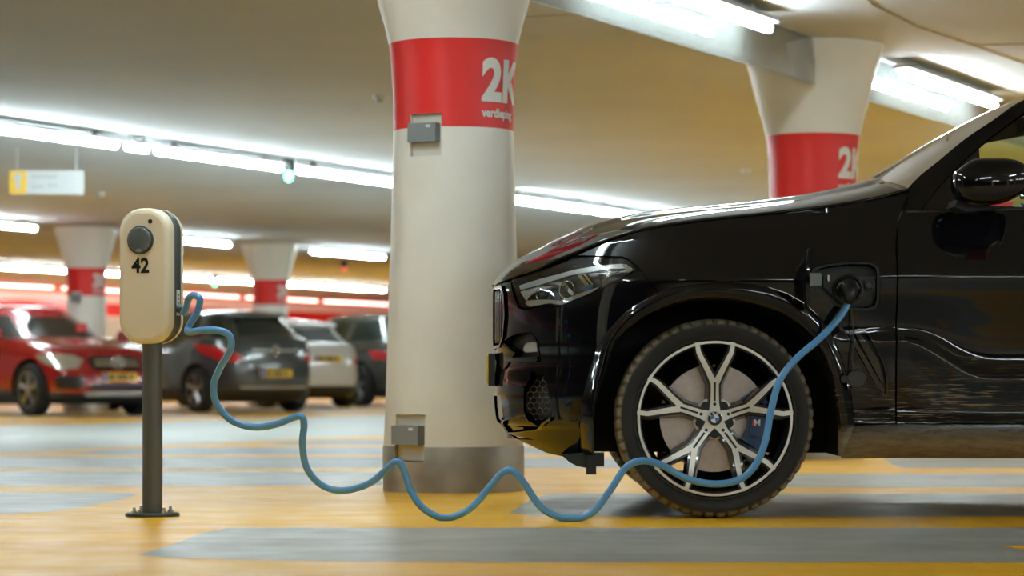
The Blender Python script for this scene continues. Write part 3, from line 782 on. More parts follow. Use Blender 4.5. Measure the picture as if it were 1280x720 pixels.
# kidney grilles
def ring(name, poly, m, w, out, **k):
    c = Vector((sum(p[0] for p in poly) / len(poly), sum(p[1] for p in poly) / len(poly)))
    inner = [(c.x + (p[0] - c.x) * (1 - w), c.y + (p[1] - c.y) * (1 - w)) for p in poly]
    return panel(name, poly, m, out=out, holes=(inner,), **k)
for i, o in enumerate(ring('kidney_grille', kid, M['rimblack'], .10, .010, step=.02, depth=.05)):
    s = B()
    for k in range(8):
        w0 = .065 + k * .042; pts = [S(uw(w0), z) + Vector((.004, 0, 0)) for z in (.675, .72, .78, .84, .89)]
        if i: pts = [Vector((p.x, 2 * YC - p.y, p.z)) for p in pts]
        s.tube(pts, .006, 6)
    s.build('grille_slats', M['rimblack'], o, origin=O0, smooth=True)
panel('grille_backing', kid, M['plastic'], out=-.04, depth=.005)
panel('intake_backing', midg, M['plastic'], out=-.03, depth=.005)
# bumper side pocket, foglamp strip, mesh, blade, winglet
for P_ in (recu, mesh_): panel('bumper_pocket', P_, M['plastic'], out=-.035, depth=.004)
ring('pocket_frame', recu, M['paint'], .07, .003, step=.014, depth=.012)
panel('side_reflector', qs([(651.5, 438), (653, 432), (657, 428.5), (663, 427.5), (671, 428.5), (672.5, 438), (668, 440), (655, 441)]), M['bghead'], out=-.008, depth=.02, step=.012)
panel('chevron_trim', qs([(628, 429), (646, 441), (632, 462), (622, 451), (619.5, 446), (621, 440)]), M['paint'], out=.006, depth=.008, step=.015)
panel('trim_strip', qs([(634, 451), (640, 447.5), (673.5, 446), (674.5, 450), (672, 452.5), (645, 454)]), M['rimblack'], out=.010, depth=.03, step=.012)
panel('bumper_blade', qs([(639, 463), (668, 464.5), (666, 474), (661, 483), (655, 484.5), (639, 481)]), M['paint'], out=.014, depth=.03, step=.014)
hx = B(); hx2_ = B()
def hexes(poly, px0, px1, py0, py1, out):
    """honeycomb wires on the surface"""
    s = 4.6; row = 0; y = py0; segs = []
    while y < py1:
        x = px0 + (s * .87 if row % 2 else 0)
        while x < px1:
            c = [(x + s * sin(radians(60 * k)), y + s * cos(radians(60 * k))) for k in range(4)]
            for k in range(3):
                m0 = ((c[k][0] + c[k + 1][0]) / 2, (c[k][1] + c[k + 1][1]) / 2)
                if all(inside(p_, poly) for p_ in (c[k], c[k + 1])): segs.append((c[k], c[k + 1]))
            x += s * 1.74
        y += s * 1.5; row += 1
    return segs
mpx = [(655, 485), (660, 472), (668, 469), (681, 468), (686, 492), (690.6, 521), (684, 527), (677, 530), (664.6, 526), (655, 516)]
for a_, b_ in hexes(mpx, 652, 694, 466, 534, 0):
    pa, pb = q(*a_), q(*b_); A_ = S(*pa) + surf_n(S, *pa) * -.012; B_ = S(*pb) + surf_n(S, *pb) * -.012
    for mir in (0, 1):
        if mir: A_ = Vector((A_.x, 2 * YC - A_.y, A_.z)); B_ = Vector((B_.x, 2 * YC - B_.y, B_.z))
        (hx2_ if mir else hx).tube([A_, B_], .0022, 5)
for h_ in (hx, hx2_): h_.build('honeycomb_mesh', M['rimblack'], BMW, origin=O0, smooth=True)
ring('air_duct_frame', qs([(631, 524.5), (645, 521), (659, 518), (664, 526), (677, 531), (691.5, 521), (690, 526), (679, 533.5), (667, 537.5), (650, 540.5), (636.5, 541.5), (633, 534)]), M['rimblack'], .16, .012, step=.014, depth=.03)
# headlight: recessed bucket, optics and clear lens
lens = panel('headlight', HL, M['lens'], step=.02, depth=.004)
for i, hl in enumerate(lens):
    def mir(v): return Vector((v.x, 2 * YC - v.y, v.z)) if i else v
    def on(px, py, out): u, z = q(px, py); return S(u, z) + surf_n(S, u, z) * out
    buck = panel('headlight_bucket', HL, M['lampgrey'], parent=hl, out=-.06, depth=-.05, mirror=False, step=.03)[0]
    def flip(o):
        if i:
            for v in o.data.vertices: v.co.y = -v.co.y
            o.data.flip_normals()
    flip(buck)
    def inner(name, pp, m, out, depth=.012, step=.014):
        o = panel(name, qs(pp), m, parent=hl, out=out, depth=depth, mirror=False, step=step)[0]; flip(o); return o
    inner('chrome_brow', [(643, 356), (660, 350), (690, 341), (716, 333), (745, 328), (775, 326.5), (787, 332), (789, 336), (781, 333), (760, 333), (735, 337), (712, 341), (690, 348), (662, 357), (645, 362)], M['reflector'], -.020)
    inner('chrome_floor', [(651, 379), (655, 375), (676, 374), (697, 375), (710, 370), (733, 362), (748, 357), (736, 365), (705, 377.5), (697, 380.5), (682, 378.5), (657, 383.5)], M['reflector'], -.018)
    inner('lamp_divider', [(713, 329), (718, 328), (734, 356), (730, 359)], M['chrome'], -.022)
    inner('lamp_divider', [(720, 327), (723, 327), (738, 353), (736, 355)], M['chrome'], -.022)
    inner('front_reflector', [(644, 364), (660, 359), (676, 356), (690, 356), (676, 360), (662, 365), (655, 371), (652, 377)], M['reflector'], -.022)
    inner('lamp_sweep', [(672, 352), (690, 349), (700, 352), (712, 366), (708, 368), (696, 356), (688, 353)], M['reflector'], -.03)
    inner('rear_reflector', [(776, 329), (781, 327.5), (790, 336), (784, 340)], M['bghead'], -.015)
    inner('blue_insert', [(722, 360), (730, 355), (738, 354), (737, 361), (729, 366)], M['lampblue'], -.020)
    for (cx_, cy_, r_) in ((668, 366, .033), (700, 360, .036)):
        c0 = on(cx_, cy_, -.052); d = Vector((-.55, -.83, 0)).normalized()
        rot = Vector((0, 0, 1)).rotation_difference(d).to_matrix().to_4x4()
        l_ = B().lathe([(r_, 0), (r_ * 1.05, .018), (r_ * .95, .022), (r_ * .86, .012)], 28, cap=False).xf(Matrix.Translation(c0) @ rot)
        l2 = B().lathe([(r_ * .86, .004), (r_ * .75, .014), (r_ * .45, .023), (.001, .027)], 28).xf(Matrix.Translation(c0) @ rot)
        l_.v = [mir(v) for v in l_.v]; l2.v = [mir(v) for v in l2.v]
        l_.build('lamp_bezel', M['chrome'], hl, origin=O0, smooth=True); l2.build('lamp_projector', M['lampdark'], hl, origin=O0, smooth=True)
    rb = B()
    for k in range(7):
        a_ = (742 + k * .8, 334 + k * 3.1); b_ = (779 - k * 4.6, 331.5 + k * 2.4)
        pa = [mir(on(a_[0] + (b_[0] - a_[0]) * t / 4, a_[1] + (b_[1] - a_[1]) * t / 4, -.03)) for t in range(5)]
        rb.tube(pa, .0022, 5)
    rb.build('reflector_ribs', M['chrome'], hl, origin=O0, smooth=True)
# wheel arch trims, front and rear
def arch_trim(dx_):
    n = 90
    def along(pts, k):
        L = [0]
        for i in range(1, len(pts)): L.append(L[-1] + (Vector(pts[i]) - Vector(pts[i - 1])).length)
        t = k * L[-1]
        for i in range(1, len(pts)):
            if t <= L[i] + 1e-9:
                f = (t - L[i - 1]) / max(1e-9, L[i] - L[i - 1]); return Vector(pts[i - 1]).lerp(Vector(pts[i]), f)
        return Vector(pts[-1])
    # match by angle around the wheel centre
    for mi in (0, 1):
        v = []; f = []; rows = 11
        for i in range(n + 1):
            k = i / n; ow = along(AOx, k); inn = along(AI, k)
            oP = S(*uz(ow.x + dx_, ow.y)) + Vector((0, -.001, 0))
            yi = 10.012 + .05 * sstep(.55, .2, (ow.x)) if dx_ == 0 else 10.012
            yi = min(yi, oP.y + .01)
            iP = Vector((inn.x + dx_, yi, inn.y))
            prof = []
            for t, bulge in ((0, 0), (.12, .006), (.3, .010), (.5, .0115), (.7, .010), (.88, .005), (1, 0)):
                P = oP.lerp(iP, t); P.y -= bulge; prof.append(P)
            c = Vector((WX + dx_, 0, WZ)); d = (Vector((iP.x, 0, iP.z)) - c).normalized() * -1
            prof.append(iP + Vector((0, .012, 0)) + d * .004); prof.append(iP + Vector((0, .05, 0)) + d * .006)
            for P in prof: v.append(Vector((P.x, 2 * YC - P.y, P.z)) if mi else P)
        m_ = len(prof)
        for i in range(n):
            for j in range(m_ - 1): f.append((i * m_ + j, (i + 1) * m_ + j, (i + 1) * m_ + j + 1, i * m_ + j + 1))
        o = mk('wheel_arch_trim', v, f, M['paint'], BMW, smooth=True, origin=O0)
        # liner
        v = []; f = []
        for i in range(n + 1):
            inn = along(AI, i / n)
            for Y in (10.04, 10.25, 10.50):
                v.append(Vector((inn.x + dx_, 2 * YC - Y if mi else Y, inn.y)))
        for i in range(n):
            for j in range(2): f.append((i * 3 + j, (i + 1) * 3 + j, (i + 1) * 3 + j + 1, i * 3 + j + 1))
        f.append(tuple(i * 3 + 2 for i in range(n + 1)))
        mk('wheel_well', v, f, M['liner'], BMW, smooth=False, origin=O0)
arch_trim(0); arch_trim(RX - WX)
# doors
def xz(lst): return [uz(x, z) for x, z in lst]
def W_(px, py, Y=10.04): return ((px - 640) / FPX * Y, CAMZ - (py - HOR) / FPX * Y)
belt = lambda x: 1.168 + (x - 1.5) * .030
d1 = [W_(1121.2, 529), W_(1121.2, 420), W_(1121.2, 310), W_(1124, 276), W_(1131, 262)] + [(1.53, belt(1.53)), (2.0, belt(2.0)), (2.46, belt(2.46)), (2.50, 1.0), (2.50, .363), (2.0, .363)]
d1[0] = (d1[0][0], .363)
FD = panel('front_door', xz(d1), M['paint'], step=.015)
d2 = [(2.507, .363), (2.507, 1.0), (2.468, belt(2.468)), (2.9, belt(2.9)), (3.42, belt(3.42)), (3.47, 1.05), (3.44, .90), (3.33, .80), (3.25, .70), (3.21, .55), (3.20, .363)]
RD = panel('rear_door', xz(d2), M['paint'])
for dr, hx_ in ((FD, 2.20), (RD, 3.08)):
    for i, o in enumerate(dr):
        P = S(*uz(hx_, .985)); y = lambda k: (2 * YC - (P.y - k)) if i else P.y - k
        hb = B(); hb.tube(smoothpath([(hx_, y(-.004), .985), (hx_ + .02, y(.03), .987), (hx_ + .10, y(.038), .989), (hx_ + .19, y(.03), .991), (hx_ + .21, y(-.004), .992)], 5), .011, 8)
        hb.build('door_handle', M['paint'], o, origin=O0, smooth=True)
qp = [(3.427, belt(3.427)), (3.477, 1.05), (3.447, .90)] 
arcR = [(x, z) for x, z in [(a[0] - WX + RX, a[1]) for a in AOx]]
upper = [p for p in arcR if p[1] > .3]
top_i = max(range(len(upper)), key=lambda i: upper[i][1])
qpoly = [uz(3.427, belt(3.427)), uz(3.477, 1.05), uz(3.447, .905), uz(3.42, .86)] + [uz(*p) for p in upper if p[0] > 3.40] + [uz(4.27, .24), (U3 - .9, .26), (U3 - .02, .28), (U3 - .02, 1.02), (U3 - .6, 1.12), uz(4.3, 1.22), uz(3.9, belt(3.9))]
panel('rear_quarter', qpoly, M['paint'], step=.03)
panel('tail_light', [uz(4.35, .95), (U3 - .9, .93), (U3 - .55, .93), (U3 - .55, 1.03), (U3 - .9, 1.07), uz(4.40, 1.06)], M['taillight'], out=.004, step=.03)
# sill
sill = qs([(1052, 573), (1051.5, 534), (1068.8, 532), (1120, 530.5), (1279, 530.2)]) + [uz(2.6, .360), uz(3.19, .360), uz(3.25, .236), uz(2.2, .232)] + qs([(1278, 573)])
panel('side_sill', sill, M['paint'], depth=.05)
# shell behind the gaps
inner_shell = [(0.05, .34), (.6, .33), uz(.27, .33)] + [(u, z) for u, z in [uz(x - .0, z + .012) for x, z in AOx[3:-3]]] + [uz(1.40, .40), uz(3.1, .40)] + [uz(x - WX + RX, z + .012) for x, z in AOx[4:-3]] + [uz(4.4, .4), (U3 - .05, .4), (U3 - .05, .98)] + [uz(x, 1.13) for x in (4.2, 3.4, 2.6, 1.8, 1.45)] + [uz(x, zs(x) - .03) for x in (1.2, .9, .6, .45)] + [uz(.25, .96), uz(.1, .92), (.25, .88), (.05, .88)]
panel('inner_body', inner_shell, M['plastic'], out=-.07, depth=.002, step=.05, holes=(PO,))

# bonnet
def shoulder(x): u, z = uz(x, zs(x)); return S(u, z)
CR = [(XF, 0.), (XF + .02, .022), (XF + .05, .045), (0.02, .075), (.10, .088), (.25, .092), (.40, .088), (.67, .074), (1.0, .068), (1.40, .066)]
def bonnet(x, r):
    e = shoulder(max(XF + .002, x)); wy = YC - e.y; a = abs(r)
    crown = interp(CR, x); bow = .10 * (1 - a ** 2) * sstep(.9, 1.4, x)
    z = e.z + crown * (1 - a ** 3.4) + .012 * sstep(.72, .58, a) * sstep(.0, .3, x) - .004 * (1 - a)
    return Vector((x - bow, YC - r * wy, z))
v = []; f = []; nx, nr = 70, 61
for i in range(nx):
    t = i / (nx - 1); x = XF + .003 + (1.515 - XF) * t ** 1.7
    for j in range(nr):
        r = 1 - 2 * j / (nr - 1); r = (1 - (1 - abs(r)) ** 1.5) * (1 if r > 0 else -1) if r else 0
        v.append(bonnet(x, r * .998))
for i in range(nx - 1):
    for j in range(nr - 1): a = i * nr + j; f.append((a, a + 1, a + nr + 1, a + nr))
bo = mk('bonnet', v, f, M['paint'], BMW, smooth=True, origin=O0)
md = bo.modifiers.new('s', 'SOLIDIFY'); md.thickness = .012; md.offset = -1
# strip in the gap over the headlight
# ------------------------------------------------ greenhouse
def gw(z): return .925 - max(0, z - 1.12) * .40 - max(0, z - 1.55) * .25
def gbow(x): return -.06 * sstep(3.0, 4.7, x) * 1
def G(x, z): return Vector((x, YC - (gw(z) + gbow(x)), z))
def gq(px, py):
    Y = 10.15; 
    for _ in range(8):
        z = CAMZ - (py - HOR) / FPX * Y; x = (px - 640) / FPX * Y; Y = G(x, z).y
    return (x, z)
line1 = [gq(*p) for p in ((1134, 236), (1150, 219.5), (1172, 202), (1206, 174), (1243, 149), (1280, 124.5))] + [(2.18, 1.665), (2.40, 1.712), (2.9, 1.735), (3.5, 1.715), (4.1, 1.66), (4.50, 1.585)]
winu = [gq(*p) for p in ((1150, 262), (1172, 235), (1200, 205), (1238, 171.5), (1280, 141))] + [(2.20, 1.60), (2.42, 1.640), (2.9, 1.662), (3.5, 1.635), (3.95, 1.56), (4.15, 1.46), (4.05, 1.32), (3.85, belt(3.85) + .012)]
rail = line1 + [(4.72, 1.40), (4.72, 1.20), (4.2, belt(4.2))] + [(3.86, belt(3.86)), ] + winu[::-1][1:-1] + [(1.56, belt(1.56) + .004), (1.50, belt(1.5) + .002), gq(1136, 240)]
A_in = [(x, z) for x, z in winu]
rl = panel('roof_rail', rail, M['paint'], F=G, step=.035, depth=.02)
# window glass: front (with dark quarter triangle for the mirror), rear, quarter
def cut_win(x0, x1, m, name, out=-.010):
    def top(x):
        for i in range(len(winu) - 1):
            a, b = winu[i], winu[i + 1]
            if a[0] <= x <= b[0]: return a[1] + (b[1] - a[1]) * (x - a[0]) / (b[0] - a[0])
        return 1.3
    xs = [x0 + (x1 - x0) * k / 14 for k in range(15)]
    poly = [(x, belt(x) + .002) for x in (x0, (x0 + x1) / 2, x1)] + [(x, top(x) - .002) for x in xs[::-1]]
    return panel(name, poly, m, F=G, out=out, depth=.004, step=.05)
cut_win(1.575, 1.80, M['plastic'], 'mirror_triangle')
cut_win(1.805, 2.44, M['glass'], 'side_window')
cut_win(2.445, 2.56, M['plastic'], 'window_pillar')
cut_win(2.565, 3.36, M['glass'], 'side_window')
cut_win(3.365, 3.45, M['plastic'], 'window_pillar')
cut_win(3.455, 3.86, M['glass'], 'side_window')
# windscreen
EW = [Vector((x, YC - gw(z), z)) for x, z in line1[:6]] + [Vector((2.18, YC - gw(1.665), 1.665)), Vector((2.30, YC - gw(1.70), 1.695))]
EP = smoothpath([EW[0], EW[1], EW[2], EW[3], EW[4], EW[5], EW[6], EW[7]], 4)
C0 = Vector((1.335, YC, 1.268)); C1 = Vector((2.19, YC, 1.735))
def wind():
    v = []; f = []; n = len(EP); nr = 31
    L = [0]
    for i in range(1, n): L.append(L[-1] + (EP[i] - EP[i - 1]).length)
    for i in range(n):
        t = L[i] / L[-1]; e = EP[i]; c = C0.lerp(C1, t) + Vector((-.010, 0, .022)) * sin(pi * t)
        for j in range(nr):
            r = 1 - 2 * j / (nr - 1); k = 1 - abs(r) ** 2.1
            v.append(Vector((e.x + (c.x - e.x) * k, YC - (YC - e.y) * r, e.z + (c.z - e.z) * k)))
    for i in range(n - 1):
        for j in range(nr - 1): a = i * nr + j; f.append((a, a + 1, a + nr + 1, a + nr))
    return v, f
wv, wf = wind()
mk('windscreen', wv, wf, M['wsglass'], BMW, smooth=True, origin=O0)
cwl = B(); 
cowl = [wv[j] for j in range(31)]
vv_ = []
for p in cowl: vv_ += [p + Vector((.02, 0, -.004)), p + Vector((-.09, 0, -.035))]
cwl.add(vv_, [(2 * i, 2 * i + 2, 2 * i + 3, 2 * i + 1) for i in range(30)]); cwl.build('scuttle_panel', M['plastic'], BMW, origin=O0)
# roof
v = []; f = []; topl = [(x, z) for x, z in line1[6:]]
xs = [2.18 + (4.52 - 2.18) * i / 24 for i in range(25)]; 
for x in xs:
    ez = interp(topl, x); e = G(x, ez); k_ = max(0, 1 - (x - 2.18) / .3)
    for j in range(21):
        r = 1 - 2 * j / 20; kk = 1 - abs(r) ** 2.2
        v.append(Vector((x + .01 * kk * k_, YC - (YC - e.y) * r, ez + (.075 - .02 * sstep(3.5, 4.5, x) - .02 * k_) * kk)))
for i in range(24):
    for j in range(20): a = i * 21 + j; f.append((a, a + 1, a + 22, a + 21))
mk('roof', v, f, M['paint'], BMW, smooth=True, origin=O0)
# tailgate glass and tailgate
v = []; f = []
for i in range(6):
    t = i / 5; x = 4.50 + .24 * t; z = 1.60 - .42 * t; w = (YC - G(4.5, z).y) * .97
    for j in range(11): r = 1 - 2 * j / 10; v.append(Vector((x + .08 * (1 - r * r), YC - w * r, z + .03 * (1 - r * r) * (1 - t))))
for i in range(5):
    for j in range(10): a = i * 11 + j; f.append((a, a + 1, a + 12, a + 11))
mk('rear_window', v, f, M['bgglass'], BMW, smooth=True, origin=O0)
v = []; f = []
for i in range(7):
    t = i / 6; z = 1.19 - .18 * t; x = 4.74 + .03 * t
    for j in range(11): r = 1 - 2 * j / 10; v.append(Vector((x + .08 * (1 - r * r), YC - .86 * r, z)))
for i in range(6):
    for j in range(10): a = i * 11 + j; f.append((a, a + 1, a + 12, a + 11))
mk('tailgate', v, f, M['paint'], BMW, smooth=True, origin=O0)
# cabin interior
ib = B(); ib.box(1.35, 4.5, YC - .80, YC + .80, .40, .46); ib.build('cabin_floor', M['seat'], BMW, origin=O0)
db = B(); pr = [(1.52, 1.05), (1.56, 1.20), (1.75, 1.235), (1.95, 1.19), (2.05, 1.05), (1.95, .85), (1.6, .8)]
db.prism(pr, YC - .80, YC + .80); db.build('dashboard', M['seat'], BMW, origin=O0, auto=30)
for yy in (YC - .38, YC + .38):
    sb = B(); cs = []
    sb.prism([(2.35, .62), (2.35, .72), (2.42, .76), (2.80, .72), (2.86, .62)], yy - .25, yy + .25)
    sb.prism([(2.78, .70), (2.90, 1.28), (2.96, 1.30), (3.03, 1.26), (2.95, .70)], yy - .25, yy + .25)
    st = sb.build('front_seat', M['seat'], BMW, origin=O0, auto=30)
    B().prism([(2.90, 1.30), (2.91, 1.46), (2.96, 1.49), (3.02, 1.46), (3.02, 1.30)], yy - .13, yy + .13).build('headrest', M['seat'], st, origin=O0, auto=30)
rs = B(); rs.prism([(3.3, .65), (3.3, .78), (3.8, .75), (3.95, 1.30), (4.05, 1.30), (4.0, .65)], YC - .66, YC + .66); rs.build('rear_seat', M['seat'], BMW, origin=O0, auto=30)
sw = B(); n_ = Vector((-.92, 0, .39)); c_ = Vector((2.12, YC + .38, 1.10)); u_ = Vector((0, 1, 0)); v__ = n_.cross(u_)
sw.tube([c_ + (u_ * cos(2 * pi * k / 28) + v__ * sin(2 * pi * k / 28)) * .185 for k in range(29)], .015, 8, cap=False)
sw.tube([c_ - u_ * .18, c_ + u_ * .18], .014, 6); sw.tube([c_, c_ - v__ * .18], .014, 6); sw.build('steering_wheel', M['seat'], BMW, origin=O0, smooth=True)
# underbody
ub_ = B(); ub_.box(1.28, 3.22, 10.12, 11.88, .245, .40); ub_.box(.10, .27, 10.45, 11.55, .305, .36); ub_.box(.22, 1.35, 10.52, 11.48, .26, .62); ub_.box(3.2, 4.6, 10.52, 11.48, .26, .62)
ub_.build('underbody', M['liner'], BMW, origin=O0)
for mi in (0, 1):
    bl = B()
    yy = lambda k: 2 * YC - k if mi else k
    ya, yb_ = sorted((yy(10.13), yy(10.22))); X0, Z0 = W_(733, 593, 10.15); X1, Z1 = W_(745, 566, 10.15)
    bl.box(X0, X1, ya, yb_, Z0, Z1); X2, Z2 = W_(755, 583, 10.15); bl.box(X1 - .002, X2, ya, yb_, Z2, Z1)
    ya, yb_ = sorted((yy(10.16), yy(10.40)))
    bl.prism([W_(702, 569, 10.15), W_(712, 578, 10.15), W_(722, 583, 10.15), W_(733, 585, 10.15), W_(733, 566, 10.15)], ya, yb_)
    bl.build('under_bumper_bracket', M['plastic'], BMW, origin=O0)
# front licence plate on its holder, edge-on from here
pb = B(); pb.box(-.096, -.070, YC - .26, YC + .26, .500, .632); hol = pb.build('plate_holder', M['plastic'], BMW, origin=O0)
pp = B(); pp.box(-.102, -.096, YC - .26, YC + .26, .510, .622); lp = pp.build('licence_plate', M['plateyellow'], BMW, origin=O0)
# door mirror
def superell(c, r, e1, e2, nu=24, nv=36, fn=None):
    v = []; f = []
    sg_ = lambda a, p: (abs(a) ** p) * (1 if a >= 0 else -1)
    for i in range(nu + 1):
        a = -pi / 2 + pi * i / nu
        for j in range(nv):
            b_ = 2 * pi * j / nv
            p = Vector((r[0] * sg_(cos(a), e1) * sg_(cos(b_), e2), r[1] * sg_(cos(a), e1) * sg_(sin(b_), e2), r[2] * sg_(sin(a), e1)))
            if fn: p = fn(p)
            v.append(Vector(c) + p)
    for i in range(nu):
        for j in range(nv): f.append((i * nv + j, i * nv + (j + 1) % nv, (i + 1) * nv + (j + 1) % nv, (i + 1) * nv + j))
    return v, f
for mi in (0, 1):
    fl = lambda v: [Vector((p.x, 2 * YC - p.y, p.z)) for p in v] if mi else v
    def shp(p):
        t = (p.x / .135 + 1) / 2
        p.z *= 1 - .0 * t; 
        if p.z > 0: p.z *= .70 + .30 * sstep(0, .30, t); 
        if p.z < 0: p.z *= 1 - .40 * sstep(.5, 1.05, t)
        return p
    v, f = superell((1.778, 9.86, 1.262), (.140, .105, .088), .62, .55, fn=shp)
    mo = mk('door_mirror', fl(v), f, M['paint'], BMW, smooth=True, origin=O0)
    a1 = B(); a1.prism([(1.655, 1.175), (1.67, 1.205), (1.80, 1.200), (1.84, 1.18), (1.76, 1.160), (1.69, 1.158)], 9.90, 10.12); a1.v = fl(a1.v); a1.build('mirror_arm', M['plastic'], mo, origin=O0, auto=30)
    a2 = B(); a2.prism([(1.770, 1.172), (1.845, 1.186), (1.860, 1.192), (1.846, 1.170)], 9.795, 9.83); a2.v = fl(a2.v); a2.build('mirror_indicator', M['red'], mo, origin=O0)
    v, f = superell((1.905, 9.865, 1.262), (.004, .085, .062), .6, .6, 12, 20); mk('mirror_glass', fl(v), f, M['chrome'], mo, smooth=True, origin=O0)
# waistline trim under the windows
tr = []
for mi in (0, 1):
    t_ = B(); pts = []
    for k in range(24):
        x = 1.50 + k * .105; P = G(x, belt(x)); pts.append(Vector((x, (2 * YC - P.y + .012) if mi else P.y - .012, belt(x) - .004)))
    t_.tube(pts, .008, 6); t_.build('waistline_trim', M['rimblack'], BMW, origin=O0, smooth=True)

# ------------------------------------------------ charging port, flap, plug
def shrink(poly, w):
    c = Vector((sum(p[0] for p in poly) / len(poly), sum(p[1] for p in poly) / len(poly)))
    return [(c.x + (p[0] - c.x) * w, c.y + (p[1] - c.y) * w) for p in poly]
pt = panel('charging_port', PO, M['plastic2'], out=-.034, depth=-.034, mirror=False, step=.012)[0]
ring('port_rim', PO, M['plastic2'], .10, -.006, step=.012, depth=.02, mirror=False, parent=pt)
def onb(px, py, Y): x, z = W_(px, py, Y); return Vector((x, Y, z))
fl_in = qs([(1030, 343), (1036, 338), (1052, 334), (1070, 333), (1084, 336), (1084, 348), (1090, 350), (1090, 364), (1084, 366), (1084, 377), (1070, 381), (1056, 379), (1040, 370), (1030, 360)])
panel('port_tray', fl_in, M['plastic2'], parent=pt, out=-.020, depth=.012, mirror=False, step=.012)
Yp = S(*q(1060, 361)).y
c_ = onb(1060, 361, Yp + .012)
B().lathe([(.030, .020), (.056, .020), (.058, -.006), (.052, -.010), (.046, -.008), (.042, .008), (.030, .010)], 40, 'y', c_).build('port_socket', M['plastic'], pt, origin=O0, auto=40)
c2 = onb(1087, 356.5, Yp + .006)
B().lathe([(.020, .010), (.020, -.004), (.014, -.006), (.012, .0), (.001, .0)], 24, 'y', c2).build('port_lock', M['plastic'], pt, origin=O0, auto=40)
a_ = onb(1034.4, 351.5, Yp + .010); b_ = onb(1036.4, 344, Yp + .010)
B().box(a_.x, b_.x, Yp + .0, Yp + .014, a_.z, b_.z).build('port_marking', M['white'], pt, origin=O0)
hA = onb(1012, 357.5, Yp); hB_ = onb(1026.5, 341.5, Yp)
hb = B(); hb.prism([(hA.x, hA.z), (hB_.x - .004, hA.z), (hB_.x, hA.z + .006), (hB_.x, hB_.z - .006), (hB_.x - .004, hB_.z), (hA.x, hB_.z)], Yp - .012, Yp + .012); hb.build('flap_hinge', M['hinge'], pt, origin=O0)
# flap standing open, seen edge-on; slightly bowed like the fender
v = []; f = []
x0, zt = W_(1002.5, 311, Yp - .09); _, zl_ = W_(1002, 386, Yp - .09)
out_l = []
for k in range(28):
    a = 2 * pi * k / 28; sx = (abs(cos(a)) ** .45) * (1 if cos(a) > 0 else -1); sy = (abs(sin(a)) ** .45) * (1 if sin(a) > 0 else -1)
    out_l.append((Yp - .12 + sx * .105, (zt + zl_) / 2 + sy * (zt - zl_) / 2))
fb = B()
def fx(y, z): return x0 + .010 + .012 * ((y - Yp + .12) / .105) ** 2 + .010 * ((z - .9) / .11) ** 2 + (y - Yp) * .10
cy = sum(p[0] for p in out_l) / 28; cz = sum(p[1] for p in out_l) / 28
lay = []
for (dx_, sc) in ((0, .0), (0, .5), (0, .97), (.003, 1.), (.011, 1.), (.014, .96), (.014, .5), (.014, .0)):
    lay.append([Vector((fx(cy + (y - cy) * sc, cz + (z - cz) * sc) + dx_, cy + (y - cy) * sc, cz + (z - cz) * sc)) for y, z in out_l])
vv2 = [p for l in lay for p in l]; ff2 = []
for i in range(len(lay) - 1):
    for k in range(28): ff2.append((i * 28 + k, i * 28 + (k + 1) % 28, (i + 1) * 28 + (k + 1) % 28, (i + 1) * 28 + k))
fb.add(vv2, ff2); bmf = fb.build('port_flap', M['paint'], BMW, origin=O0, auto=40)
bmm = bmesh.new(); bmm.from_mesh(bmf.data); bmesh.ops.remove_doubles(bmm, verts=bmm.verts, dist=1e-5); bmm.to_mesh(bmf.data); bmm.free()
# rubber cap hanging on its strap
c3 = onb(1071, 474, 9.985)
cap = B().lathe([(.001, -.012), (.030, -.012), (.0345, -.008), (.0355, .0), (.0345, .012), (.001, .012)], 36, 'y', c3).build('port_cap', M['plastic2'], BMW, origin=O0, auto=40)
sp = B(); sp.tube(smoothpath([onb(1063, 384, Yp + .0), onb(1066, 402, Yp - .012), onb(1067, 425, Yp - .014), onb(1065.5, 445, Yp - .014), onb(1066, 464, 9.985)], 6), .0028, 6); sp.build('cap_strap', M['plastic2'], cap, origin=O0, smooth=True)
ear = B(); ear.lathe([(.001, .0), (.014, .0), (.015, .004), (.014, .010), (.001, .010)], 20, 'y', onb(1056, 474, 9.985)); ear.build('cap_tab', M['plastic'], cap, origin=O0)
# side vent behind the wheel
panel('side_vent', VE, M['plastic'], out=-.02, depth=-.02, mirror=False, step=.012)
ring('vent_frame', VE, M['rimblack'], .10, .004, step=.01, depth=.02, mirror=False)
panel('vent_blade', qs([(1058, 415), (1063, 415), (1106, 488), (1104, 493), (1095, 482)]), M['rimblack'], out=.006, depth=.02, step=.012, mirror=False)
panel('vent_blade', qs([(1067, 415), (1073, 415), (1098, 450), (1105, 478), (1102, 479)]), M['rimblack'], out=.004, depth=.02, step=.012, mirror=False)
# plug: gun-less connector pushed in the socket (belongs to the cable)
pl = B()
P0 = onb(1060, 357, Yp + .016); P1_ = onb(1060.5, 358, Yp - .040); P2_ = onb(1061, 362, Yp - .070); P3_ = onb(1062, 371, Yp - .088); P4_ = onb(1061.3, 377.5, 9.955)
pl.tube(smoothpath([P0, P1_, P2_, P3_, P4_], 5), [.033] * 6 + [.033, .033, .032, .031, .030, .029, .028, .026, .024, .021, .019, .017, .016, .015, .0145], 24)
plug = pl.build('plug', M['plastic'], co, smooth=True)
ct = B(); ct.tube([onb(1046 + 28 * k / 10, 361 - 10 * sin(pi * k / 10) ** .45, Yp - .048 + .0) for k in range(11)], .0035, 8)  # lighter grey arc stands in for the highlight along the plug's upper edge
ct.build('plug_highlight_rim', M['pluggrey'], plug, smooth=True)
bd = B(); bd.tube([onb(1056.0, 384.6, 9.95), onb(1058.6, 380.6, 9.952)], .0128, 14); bd.build('cable_band', M['white'], co, smooth=True)

